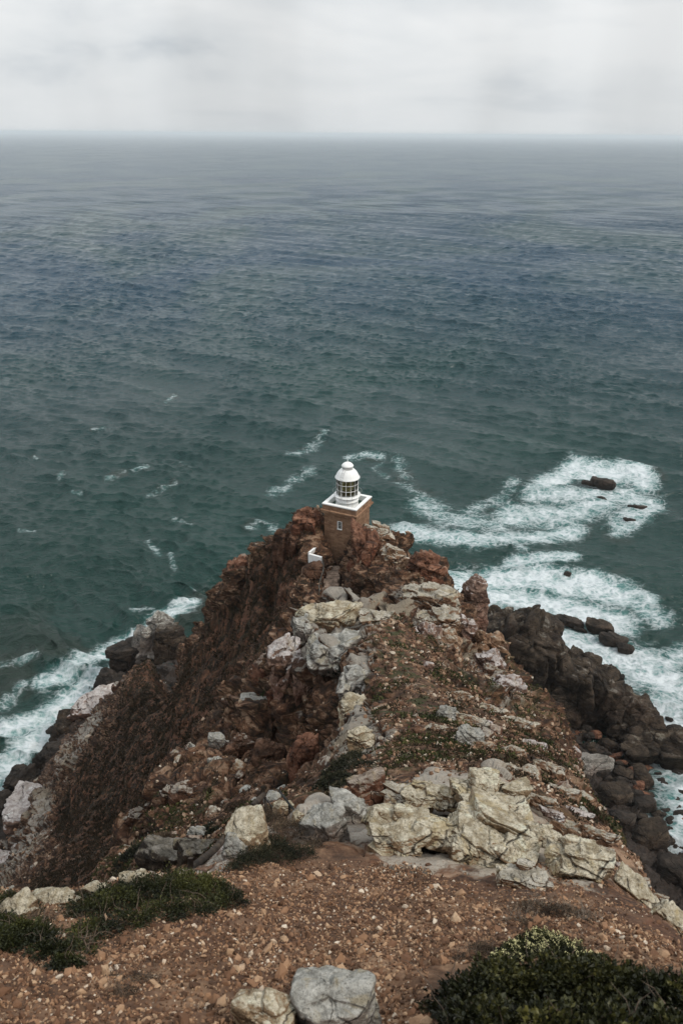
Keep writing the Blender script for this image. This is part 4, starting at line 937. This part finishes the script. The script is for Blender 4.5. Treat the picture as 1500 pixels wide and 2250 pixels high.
    for k in range(17):
        z = zb + .42 + k * .085; rr_ = .74 - .34 * abs(k - 8) ** 2 / 90; pr += [(rr_ - .05, z), (rr_, z + .04)]
    bm_lathe(bm, pr, 24); lm = M('lens_glass'); lm.bsdf((.52, .44, .19), .18, None, Transmission_Weight=.15); bmobj('lens', bm, lm.m, L, False)
    bm = bmesh.new(); bm_lathe(bm, [(.86, zb + .02), (.86, zb + .20), (.70, zb + .22), (.55, zb + .40)], 24); 
    for k in range(12):
        t_ = 2 * math.pi * k / 12; bm_box(bm, .80 * math.cos(t_) - .03, .80 * math.sin(t_) - .03, zb + .2, .80 * math.cos(t_) + .03, .80 * math.sin(t_) + .03, zb + 1.95)
    bmobj('lens_frame', bm, plain('brass', (.16, .13, .06), .5), L)
    bm = bmesh.new(); z = zt
    bm_lathe(bm, [(1.20, z - .03), (1.38, z - .05), (1.40, z - .01), (1.38, z + .04), (1.30, z + .14), (1.22, z + .32), (1.10, z + .54), (.95, z + .74), (.78, z + .90), (.66, z + .97), (.62, z + .98)]); rf = bmobj('lantern_roof', bm, wh, L, True)
    bm = bmesh.new(); bm_lathe(bm, [(.60, z + .96), (.60, z + 1.28), (.66, z + 1.30), (.67, z + 1.38), (.62, z + 1.45), (.52, z + 1.58), (.34, z + 1.70), (.12, z + 1.76), (.05, z + 1.77)]); bmobj('vent_cap', bm, wh, rf, True)
    bm = bmesh.new(); bm_lathe(bm, [(.05, z + 1.75), (.035, z + 1.80), (.06, z + 1.84), (.035, z + 1.88), (.012, z + 2.12)], 12); bmobj('finial', bm, wh, rf, True)
    # ladder up the glazing and over the roof
    bm = bmesh.new(); az = R(-90 + 25.6 - 28)
    prof = [(1.56, H - .55), (1.56, H + .8), (1.48, zt - .2), (1.46, zt + .1), (1.30, zt + .40), (1.05, zt + .78), (.70, zt + 1.02)]
    ca, sa = math.cos(az), math.sin(az)
    for s_ in (-.14, .14): bm_tube(bm, [(r_ * ca - s_ * sa, r_ * sa + s_ * ca, z_) for r_, z_ in prof], .016, 5)
    for k in range(len(prof) - 1):
        (r0, z0), (r1, z1) = prof[k], prof[k + 1]; n = max(1, int(math.hypot(r1 - r0, z1 - z0) / .27))
        for j in range(n):
            r_ = r0 + (r1 - r0) * j / n; z_ = z0 + (z1 - z0) * j / n; bm_tube(bm, [(r_ * ca + .14 * sa, r_ * sa - .14 * ca, z_), (r_ * ca - .14 * sa, r_ * sa + .14 * ca, z_)], .012, 5)
    bmobj('ladder', bm, plain('grey_steel', (.42, .42, .40), .5), L, True)
    bm = bmesh.new(); rr_ = 1.62
    for z_ in (H + 1.15,): bm_tube(bm, [(rr_ * math.cos(2 * math.pi * k / 40), rr_ * math.sin(2 * math.pi * k / 40), z_) for k in range(41)], .014, 5)
    for k in range(8):
        t_ = 2 * math.pi * k / 8; bm_tube(bm, [(1.50 * math.cos(t_), 1.50 * math.sin(t_), H + .68), (rr_ * math.cos(t_), rr_ * math.sin(t_), H + 1.15)], .012, 5)
    bmobj('handrail', bm, plain('rail_steel', (.30, .32, .30), .5), L, True)
lighthouse()
def low_wall():
    wh = bpy.data.materials['white_paint']; a_ = P(679, 1232, 87.2); b_ = P(707, 1238, 86.6); c_ = P(707, 1206, 91.0)
    o = empty('courtyard_wall', tuple(a_)); tag(o, 'low white courtyard wall bent round the corner below the lighthouse', 'wall')
    def seg(name, p, q, h0, h1, t=.13):
        p, q = Vector(p), Vector(q); d = (q - p); d.z = 0; n = Vector((-d.y, d.x, 0)).normalized() * t; bm = bmesh.new()
        v = [bm.verts.new(x) for x in (p - n, p + n, q + n, q - n)]; w_ = [bm.verts.new(x) for x in (p - n + Vector((0, 0, h0)), p + n + Vector((0, 0, h0)), q + n + Vector((0, 0, h1)), q - n + Vector((0, 0, h1)))]
        bm.faces.new(v[::-1]); bm.faces.new(w_)
        for k in range(4): bm.faces.new((v[k], v[(k + 1) % 4], w_[(k + 1) % 4], w_[k]))
        bmesh.ops.bevel(bm, geom=list(bm.edges), offset=.015, segments=1, affect='EDGES'); bmobj(name, bm, wh, o)
    z = Vector((0, 0, 0)); B = Vector(b_ - a_); C_ = Vector(c_ - a_); dn = Vector((0, 0, -.4))
    seg('front_wall', z + dn, B + dn, 1.3, 1.2); seg('side_wall', Vector((0, .28, 0)) + dn, C_ + dn, 1.3, 1.3)
low_wall()
# cement landing and steps in front of the tower door
def walkway():
    st = plain('cement', (.20, .145, .11), .95, 1.6, .5); o = empty('stepped_walkway', tuple(P(735, 1270, 86))); tag(o, 'worn cement steps climbing the ridge to the foot of the lighthouse', 'steps')
    A, B = Vector(P(733, 1245, 88)), Vector(P(722, 1318, 82.6)); n = 15; base = Vector(o.location)
    bm = bmesh.new()
    for k in range(n):
        p = A.lerp(B, (k + .5) / n) - base; wob = .12 * math.sin(k * 1.7); bm_box(bm, p.x - .75 + wob, p.y - .28, p.z - 1.2, p.x + .75 + wob, p.y + .28, p.z + .10 + .02 * (k % 2), .05)
    bmobj('steps', bm, st, o)
    bm = bmesh.new(); rl = [(Vector(P(706 + 5 * math.sin(k * .8), 1238 + k * 11, 87.4 - k * .72)) - base + Vector((0, 0, .9))) for k in range(8)]
    bm_tube(bm, rl, .03, 5)
    for p in rl[::2]: bm_tube(bm, [p, p - Vector((0, 0, 1.6))], .03, 5)
    bmobj('handrail', bm, plain('weathered_rail', (.10, .11, .10)), o)
walkway()
def railing():
    wd = plain('weathered_wood', (.055, .042, .032), .9, 6, .5); o = empty('wooden_handrail', tuple(P(430, 1930, 14))); base = Vector(o.location)
    tag(o, 'weathered wooden handrail descending beside the dark slabs below the heath bush', 'handrail')
    def T(name, pts, r):
        bm = bmesh.new(); bm_tube(bm, [Vector(P(*p)) - base for p in pts], r, 7); return bmobj(name, bm, wd, o, True)
    T('rail', [(415, 1912, 13.6), (470, 1868, 15.2), (512, 1822, 16.6)], .07); T('rail', [(450, 1912, 13.8), (480, 1885, 15), (512, 1855, 16)], .055)
    T('post', [(419, 1950, 13.4), (419, 1885, 13.4)], .05); T('post', [(508, 1850, 16.5), (506, 1808, 16.5)], .05)
    o2 = empty('steel_handrail', tuple(P(620, 1790, 16))); base = Vector(o2.location); tag(o2, 'thin dark steel handrail rising out of the hollow above the crest', 'handrail')
    sm = plain('dark_steel', (.015, .014, .013), .5)
    for nm, pts, r, mt in (('rail', [(614, 1738, 18.5), (653, 1790, 16)], .028, sm), ('post', [(636, 1800, 17), (636, 1768, 17)], .03, sm), ('rail', [(578, 1748, 19), (602, 1778, 18)], .018, sm), ('post', [(553, 1772, 18), (580, 1746, 19)], .07, wd), ('post', [(583, 1782, 18.6), (583, 1752, 18.9)], .03, wd)):
        bm = bmesh.new(); bm_tube(bm, [Vector(P(*p)) - base for p in pts], r, 6); bmobj(nm, bm, mt, o2, True)
railing()
# ------------------------------------------------------------------ scree, stones, heath and shrubs
GV, GX, GY = None, None, None
def surf(x, y):
    """the ground sheet near the camera with its small relief"""
    z = height0(x, y); p = np.stack([x, y, z], 1); e = .05
    nx = (height0(x + e, y) - z) / e; ny = (height0(x, y + e) - z) / e; n = np.stack([-nx, -ny, np.ones_like(nx)], 1); n /= np.linalg.norm(n, axis=1)[:, None]
    nearv = 1 - sstep(7, 16, np.hypot(x, y)); return p + n * ((fbm(p * 2.2, 4) * .05 + fbm(p * 9, 3) * .012) * nearv)[:, None], n
def merge_inst(verts, faces, pos, rotz, scale, seed=0, tilt=.5):
    """many small copies of a few shapes as one mesh: verts list of variants"""
    rs = np.random.RandomState(seed); n = len(pos); nv = len(verts[0]); var = rs.randint(0, len(verts), n)
    VV = np.stack(verts)[var]                       # n, nv, 3
    VV = VV * scale[:, None, :]
    q = rs.normal(size=(n, 4)); q[:, 0] += 0; q /= np.linalg.norm(q, axis=1)[:, None]
    if tilt < 1:
        a = rs.uniform(0, 2 * math.pi, n); q = np.stack([np.cos(a / 2), rs.normal(0, tilt * .5, n), rs.normal(0, tilt * .5, n), np.sin(a / 2)], 1); q /= np.linalg.norm(q, axis=1)[:, None]
    w_, x, y, z = q.T
    Rm = np.stack([1 - 2 * (y * y + z * z), 2 * (x * y - z * w_), 2 * (x * z + y * w_), 2 * (x * y + z * w_), 1 - 2 * (x * x + z * z), 2 * (y * z - x * w_), 2 * (x * z - y * w_), 2 * (y * z + x * w_), 1 - 2 * (x * x + y * y)], 1).reshape(n, 3, 3)
    VV = np.einsum('nij,nkj->nki', Rm, VV) + pos[:, None, :]
    F = (faces[None] + (np.arange(n) * nv)[:, None, None]).reshape(-1, faces.shape[1])
    return VV.reshape(-1, 3), F
def pebble_shapes(n=14, lev=1, seed=0):
    v0, f0 = ico(lev); out = []
    for k in range(n):
        rs = np.random.RandomState(seed + k); pl = rs.normal(size=(9, 3)); pl /= np.linalg.norm(pl, axis=1)[:, None]; h = rs.uniform(.6, 1, 9)
        dt = np.maximum(v0 @ pl.T, 0) / h; r = np.minimum(((dt ** 10).sum(1)) ** (-.1), 1.5); out.append(v0 * r[:, None] * rs.uniform(.7, 1.2, 3))
    return out, f0
def stones_mat(name, stops, rough=.85):
    m = M(name); a = m.attr('tone'); c = m.ramp(a, stops); co = m.geo.outputs['Position']
    c = m.mix(m.ss(m.noise(co, 30, 4, .7), .45, .7, 0, .4), c, (.13, .07, .045)); m.bsdf(c, rough); return m.m
rs = np.random.RandomState(21)
N = 520000
gx = rs.uniform(-6, 6.5, N); gy = rs.uniform(1.3, 9.8, N); zz = height0(gx, gy); sx, sy, sd = to_px(np.stack([gx, gy, zz], 1))
cl = 1.1 * fbm(np.stack([gx, gy, 0 * gx], 1) * .9, 4); cl2 = fbm(np.stack([gx + 40, gy, 0 * gx], 1) * .5, 3)
dens = .80 + .55 * cl + .25 * cl2 - .08 * sstep(850, 1300, sx) - .35 * sstep(1500, 500, sy)
keep = (sx > -120) & (sx < 1620) & (sy < 2330) & (sy > 1895) & (rs.rand(N) < dens * np.clip(18 / sd ** 2 * 1.6, .55, 1)) & ~((sx > 940) & (sy > 2120))
gx, gy = gx[keep], gy[keep]; pp, nn = surf(gx, gy); n = len(gx)
s0 = .0052 * np.exp(rs.normal(0, .5, n)) + .002; bigm = rs.rand(n) < .04; s0[bigm] *= rs.uniform(1.6, 3.2, bigm.sum()); s0 = np.minimum(s0, .042)
sc = s0[:, None] * rs.uniform(.75, 1.3, (n, 3)) * np.array([1.15, 1.0, .7]); pos = pp + nn * (s0 * .25)[:, None]
vs, fs = pebble_shapes(16, 1, 5)
VV, FF = merge_inst(vs, fs, pos, None, sc, 3, .8)
tone = np.clip(rs.rand(n) ** 1.15, 0, 1); tone = np.repeat(tone, len(vs[0]))
print('pebbles', n); g = mesh_np('gravel', VV, None, FF, stones_mat('gravel_stones', [(0, (.05, .026, .014)), (.40, (.15, .076, .041)), (.72, (.29, .165, .092)), (.93, (.43, .29, .18)), (1, (.62, .55, .45))]), smooth=False, attrs={'tone': tone})
tag(g, kind='stuff')

# sampled points of the ground sheet farther off
gme = ground.data; nV = len(gme.vertices); co = np.empty(nV * 3, np.float32); gme.vertices.foreach_get('co', co); co = co.reshape(-1, 3)
nrm = np.empty(nV * 3, np.float32); gme.vertices.foreach_get('normal', nrm); nrm = nrm.reshape(-1, 3)
rG = np.hypot(co[:, 0], co[:, 1]); sx, sy, sd = to_px(co); inf = (sx > -100) & (sx < 1600) & (sy > 1050) & (sy < 2300) & (rG > 8)
vgA = veg; rkA = rk
sel = np.nonzero(inf & (co[:, 2] > 4))[0]
def pick(weight, n, seed):
    r_ = np.random.RandomState(seed); w_ = weight[sel]; return r_.choice(sel, n, replace=False, p=w_ / w_.sum())
vn = fbm(co[sel] / 3.0, 4); VN = np.zeros(nV); VN[sel] = vn; vn2 = fbm(co[sel] / .9, 3); VN2 = np.zeros(nV); VN2[sel] = vn2
# rubble lying on the slopes
wq = (.15 + .8 * (rkA > .4) * (rkA < .95) + 1.2 * grav) * (vgA < .55) * (VN2 > 0.0) * sstep(8, 12, rG)
ix = pick(wq, 26000, 5); n = len(ix); r2 = np.random.RandomState(6)
s0 = np.exp(r2.normal(0, .5, n)) * (.010 + .0013 * rG[ix]); s0 = np.clip(s0, .01, .0042 * rG[ix])
vs, fs = pebble_shapes(16, 1, 40)
VV, FF = merge_inst(vs, fs, co[ix] + nrm[ix] * (s0 * .2)[:, None], None, s0[:, None] * r2.uniform(.7, 1.35, (n, 3)) * np.array([1.3, 1, .75]), 8, .8)
g = mesh_np('rubble', VV, None, FF, stones_mat('rubble_stones', [(0, (.035, .018, .010)), (.40, (.12, .062, .036)), (.72, (.25, .15, .09)), (.92, (.36, .27, .19)), (1, (.55, .50, .42))]), smooth=False, attrs={'tone': np.repeat(r2.rand(n), len(vs[0]))})
tag(g, kind='stuff')
# single boulders strewn over the flanks
wq = (.15 + (rkA > .5)) * (VN > -.1) * (vgA < .5) * sstep(11, 16, rG) * (sy > 1150)
ix = pick(wq, 210, 15); r2 = np.random.RandomState(16)
for k, j in enumerate(ix):
    d = rG[j]; s_ = float(np.clip(np.exp(r2.normal(0, .45)) * .019 * (d + 8) * .62, .16, 2.2)); kd = r2.choice(['brown', 'red', 'tan', 'grey', 'pink'], p=[.34, .22, .22, .14, .08]) if vgA[j] < .6 else r2.choice(['brown', 'red'])
    v, f = rock_shape((s_ * r2.uniform(.9, 1.5), s_ * r2.uniform(.7, 1.1), s_ * r2.uniform(.6, 1.1)), 900 + k, 4, crisp=12, rot=(r2.uniform(0, 3), r2.uniform(-.4, .4), r2.uniform(-.4, .4)), bury=.6)
    o = rock_obj('loose_boulder', co[j] + nrm[j] * s_ * .12, v, f, rmat(kd, .6 if d < 30 else 1.8, .42 if kd not in ('grey',) else .65)); tag(o, 'loose weathered boulder lying on the rocky flank of the headland', 'boulder', 'loose boulders strewn over the flanks')

def leaf_mat(name, a, b, c, rough=.55):
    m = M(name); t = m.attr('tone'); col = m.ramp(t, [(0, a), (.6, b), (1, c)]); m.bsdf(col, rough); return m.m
def leaves(name, pos, nrmv, size, mat, seed, parent=None, wide=.45, kind=None, tone=None, lift=.5):
    """small folded leaves, four vertices each"""
    r_ = np.random.RandomState(seed); n = len(pos)
    up = nrmv + r_.normal(0, lift, (n, 3)); up /= np.linalg.norm(up, axis=1)[:, None]
    t = np.cross(up, r_.normal(size=(n, 3))); t /= np.linalg.norm(t, axis=1)[:, None] + 1e-9; b = np.cross(up, t)
    s_ = size[:, None]
    VV = np.stack([pos, pos + up * s_ * .55 + t * s_ * wide * .5 + b * s_ * .1, pos + up * s_, pos + up * s_ * .55 - t * s_ * wide * .5 + b * s_ * .1], 1).reshape(-1, 3)
    F = np.array([[0, 1, 2], [0, 2, 3]])[None] + (np.arange(n) * 4)[:, None, None]
    tn = r_.rand(n) if tone is None else tone
    return mesh_np(name, VV, None, F.reshape(-1, 3), mat, parent, smooth=False, attrs={'tone': np.repeat(tn, 4)})
# heath: low tufts on the flanks
wq = vgA * (1 - .6 * rkA) * (.15 + (VN + .6 * VN2 > .05)) + .0
wm = (VN + .6 * VN2 > .26) * (grav > .25) * (rG > 13) * sstep(11, 15, rG) + 0.0; wq = wq * sstep(9, 14, rG) * (1 - .9 * (wm > 0))
ix = pick(wq, 60000, 25); r2 = np.random.RandomState(26); kk = 5
d = rG[ix]; s0 = np.clip(.018 + .0022 * d, .03, .32) * np.exp(r2.normal(0, .35, len(ix)))
pos = np.repeat(co[ix], kk, 0) + r2.normal(0, 1, (len(ix) * kk, 3)) * np.repeat(s0, kk)[:, None] * .35; nn2 = np.repeat(nrm[ix] * .6 + np.array([0, 0, .7]), kk, 0)
tone = np.clip(np.repeat(.35 + .5 * VN[ix] + r2.normal(0, .22, len(ix)), kk), 0, 1)
hm = leaf_mat('heath_leaf', (.016, .014, .006), (.040, .027, .013), (.088, .052, .030), .8)
o = leaves('heath_cover', pos, nn2, np.repeat(s0, kk), hm, 27, None, .5, tone=tone, lift=.45); tag(o, kind='stuff')

ix = pick(wm, 15000, 35); r2 = np.random.RandomState(36); kk = 6; d = rG[ix]
s0 = np.clip(.014 + .0018 * d, .03, .2) * np.exp(r2.normal(0, .35, len(ix)))
pos = np.repeat(co[ix], kk, 0) + r2.normal(0, 1, (len(ix) * kk, 3)) * np.repeat(s0, kk)[:, None] * .45; nn2 = np.repeat(nrm[ix] * .6 + np.array([0, 0, .7]), kk, 0)
tone = np.clip(np.repeat(.4 + .5 * VN2[ix] + r2.normal(0, .2, len(ix)), kk), 0, 1)
o = leaves('moss_cover', pos, nn2, np.repeat(s0, kk), leaf_mat('moss_tuft', (.012, .016, .005), (.036, .044, .012), (.085, .088, .026), .85), 37, None, .6, tone=tone, lift=.5); tag(o, kind='stuff')

BR = plain('bark', (.125, .092, .068), .9, 20, .5)
def twigs(parent, centers, nrm_, rad, n, seed, r0=.004, mat=None, curl=.35, name='branches', steps=6):
    r_ = np.random.RandomState(seed); bm = bmesh.new()
    for k in range(n):
        c, R_ = centers[r_.randint(len(centers))], rad
        p = np.array(c) + r_.normal(0, .35, 3) * R_ * np.array([1, 1, .15]); dr = r_.normal(size=3); dr[2] = abs(dr[2]) * .6 + .15; dr /= np.linalg.norm(dr); pts = [p.copy()]
        for s_ in range(steps):
            dr = dr + r_.normal(0, curl, 3); dr /= np.linalg.norm(dr); p = p + dr * R_ / steps * 1.3; pts.append(p.copy())
        bm_tube(bm, pts, [r0 * (1 - .8 * q / steps) for q in range(steps + 1)], 4)
    return tag(bmobj(name, bm, mat or BR, parent, True), kind='stuff')
def bush(name, label, blobs, nleaf, lsize, mat, seed, cat='shrub', flowers=None, hscale=.6, ntw=60, group=None, wide=.5, lift=.55, twigmat=None, r0=.004, clump=.0):
    """blobs: (px, py, radius in px) laid over the ground; foliage fills each mound"""
    r_ = np.random.RandomState(seed); cs, rads = [], []
    for px, py, rp in blobs:
        p, d = hit(px, py); cs.append(p); rads.append(rp * d / F_PX)
    cs = np.array(cs); rads = np.array(rads); org = cs.mean(0); o = empty(name, tuple(org)); tag(o, label, cat, group)
    pr = rads ** 2; bi = r_.choice(len(cs), nleaf, p=pr / pr.sum()); dv = r_.normal(size=(nleaf, 3)); dv[:, 2] = np.abs(dv[:, 2]) * 1.0; dv /= np.linalg.norm(dv, axis=1)[:, None]
    dep = 1 - .5 * r_.rand(nleaf) ** 2
    lump = 1 + .42 * fbm(dv * 3 + bi[:, None] * 5.1, 4)
    pos = dv * (dep * lump)[:, None] * rads[bi][:, None]; pos[:, 2] *= hscale
    # follow the slope of the ground
    cx_, cy_ = cs[bi, 0] + pos[:, 0], cs[bi, 1] + pos[:, 1]; zg = height0(cx_, cy_)
    W_ = np.stack([cx_, cy_, np.maximum(zg, cs[bi, 2] - rads[bi] * 1.0) + pos[:, 2]], 1)
    if clump:
        W_ += .5 * clump * np.stack([perlin(W_ / clump), perlin(W_ / clump + 7), perlin(W_ / clump + 13)], 1)
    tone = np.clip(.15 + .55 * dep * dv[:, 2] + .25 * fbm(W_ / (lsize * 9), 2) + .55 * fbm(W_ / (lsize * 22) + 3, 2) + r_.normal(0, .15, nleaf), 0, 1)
    leaves('foliage', W_ - org, dv, lsize * np.exp(r_.normal(0, .25, nleaf)), mat, seed + 1, o, wide, tone=tone, lift=lift)
    if ntw: twigs(o, cs - org, None, float(rads.mean()) * .9, ntw, seed + 2, r0, twigmat)
    if flowers:
        nf, fsz, reg = flowers; m_ = np.nonzero((dep > .9) & (dv[:, 2] > .25))[0]; fx, fy, _ = to_px(W_[m_]); m_ = m_[(fx > reg[0]) & (fx < reg[2]) & (fy > reg[1]) & (fy < reg[3])]
        pick_ = r_.choice(m_, min(nf, len(m_)), replace=False); vs, fs = pebble_shapes(5, 1, 70); kf = 8
        pos = np.repeat(W_[pick_] + dv[pick_] * lsize * .9, kf, 0) + r_.normal(0, fsz * 1.1, (len(pick_) * kf, 3)); VV, FF = merge_inst(vs, fs, pos - org, None, np.full((len(pos), 3), fsz * .55), seed)
        mesh_np('flowers', VV, None, FF, plain('cream_flower', (.66, .62, .32), .8, 30, .2), o, smooth=True)
    return o
gA = leaf_mat('green_leaf', (.006, .008, .003), (.024, .028, .008), (.075, .078, .020)); gB = leaf_mat('dark_heath_leaf', (.008, .009, .005), (.022, .024, .011), (.065, .055, .028), .8)
gC = leaf_mat('broad_leaf', (.006, .007, .003), (.026, .028, .008), (.095, .088, .024), .5); gD = leaf_mat('dry_leaf', (.020, .014, .009), (.055, .038, .024), (.13, .095, .06), .9); gE = leaf_mat('moss_leaf', (.010, .018, .004), (.040, .060, .012), (.09, .11, .025), .8)
bush('green_shrub', 'long mat of glossy green leaves sprawling across the left of the scree', [(200, 2010, 55), (260, 1990, 70), (330, 1970, 70), (400, 1960, 70), (460, 1965, 60), (505, 1985, 36), (210, 2050, 50), (290, 2030, 45), (180, 2090, 40), (360, 2010, 50), (430, 2005, 45)], 38000, .019, gA, 201, hscale=.8, ntw=160, clump=.12)
bush('green_shrub', 'small dark shrub between the pale rocks above the long green mat', [(185, 1975, 32), (215, 1960, 26)], 5000, .014, gB, 202, ntw=30)
bush('green_shrub', 'tangled green and brown shrub at the left frame edge', [(20, 2000, 55), (60, 2060, 60), (10, 2080, 60), (110, 2100, 45), (150, 2120, 36), (-30, 2040, 60)], 30000, .018, gA, 203, hscale=.8, ntw=80, clump=.06)
bush('dry_shrub', 'thin brown dry shrub rising over the tangled shrub at the frame edge', [(30, 1990, 50), (90, 2030, 40), (-20, 2020, 50)], 5000, .010, gD, 213, ntw=160, r0=.0025)
bush('heath_bush', 'dark green heath bush in front of the cream coloured block', [(560, 1890, 48), (610, 1880, 50), (540, 1900, 32), (660, 1880, 36), (590, 1860, 45), (510, 1905, 14)], 20000, .014, gB, 204, hscale=.7, ntw=70, clump=.06)
bush('heath_bush', 'brownish heath bush climbing the crest behind the cream coloured block', [(600, 1810, 42), (640, 1830, 42), (575, 1790, 26), (690, 1860, 22), (650, 1800, 25)], 12000, .014, gD, 205, hscale=.8, ntw=120, clump=.06)
bush('cushion_plant', 'round moss green cushion at the foot of the blue grey boulder', [(712, 1825, 24)], 4500, .012, gE, 206, 'plant', hscale=.8, ntw=8)
bush('broadleaf_shrub', 'large dark green shrub with paddle shaped leaves filling the near corner', [(1020, 2210, 70), (1090, 2190, 100), (1190, 2190, 110), (1290, 2200, 110), (1390, 2210, 100), (1490, 2220, 95), (1580, 2200, 80), (1060, 2290, 110), (1200, 2310, 120), (1340, 2310, 120), (1470, 2310, 120)], 42000, .024, gC, 207, hscale=.95, ntw=220, wide=.62, clump=.10)
bush('flowering_shrub', 'shrub dotted with clusters of tiny cream flowers', [(1130, 2105, 42), (1180, 2085, 50), (1230, 2105, 46), (1280, 2125, 36), (1100, 2120, 30)], 20000, .013, gA, 208, hscale=1.1, ntw=40, flowers=(240, .0060, (1080, 2000, 1330, 2150)))
bush('dry_shrub', 'brown half dead shrub with bleached curling branches on the bare soil', [(1180, 2000, 55), (1240, 2005, 50), (1290, 2030, 35), (1140, 2030, 35)], 9000, .009, gD, 209, hscale=.4, ntw=260, r0=.0028, twigmat=plain('bleached_twig', (.17, .135, .105), .9, 20, .5))
bush('dry_shrub', 'small wispy brown shrub beside the flowering shrub', [(1060, 2090, 36), (1030, 2110, 30)], 2500, .009, gD, 210, hscale=.6, ntw=150, r0=.002)
bush('dry_shrub', 'low grey brown dry shrub spread over the gravel near the frame bottom', [(270, 2180, 40), (320, 2150, 34), (240, 2150, 30)], 1500, .008, gD, 211, hscale=.25, ntw=170, r0=.0016)
bush('green_shrub', 'leafy sprig near the two foreground stones', [(940, 2215, 26)], 500, .014, gC, 212, ntw=12, wide=.62)
for k, (px, py, rp, mt, lb) in enumerate([(760, 1680, 46, gB, 'dark heath bush in the hollow below the bluff, its upper half'), (730, 1720, 40, gB, 'dark heath bush in the hollow below the bluff, its lower half'), (455, 1825, 22, gB, 'heath bush between the white capped knobs and the crag'),
        (300, 1880, 40, gB, 'wide heath bush below the jagged crag'), (350, 1850, 34, gD, 'brownish heath bush above the broad dark slab'), (520, 1780, 34, gD, 'brown heath bush on the slope above the handrail'), (745, 1455, 22, gB, 'low olive cushion on the crack of the long grey slab'), (560, 1560, 18, gE, 'green cushion on the isolated whitish boulder')]):
    bush('heath_bush', lb, [(px, py, rp), (px + rp * .6, py + rp * .2, rp * .7), (px - rp * .6, py + rp * .3, rp * .6)], 5000, [.05, .05, .07, .08, .06, .06, .08, .09][k], mt, 230 + k, hscale=.6, ntw=10, r0=.01)
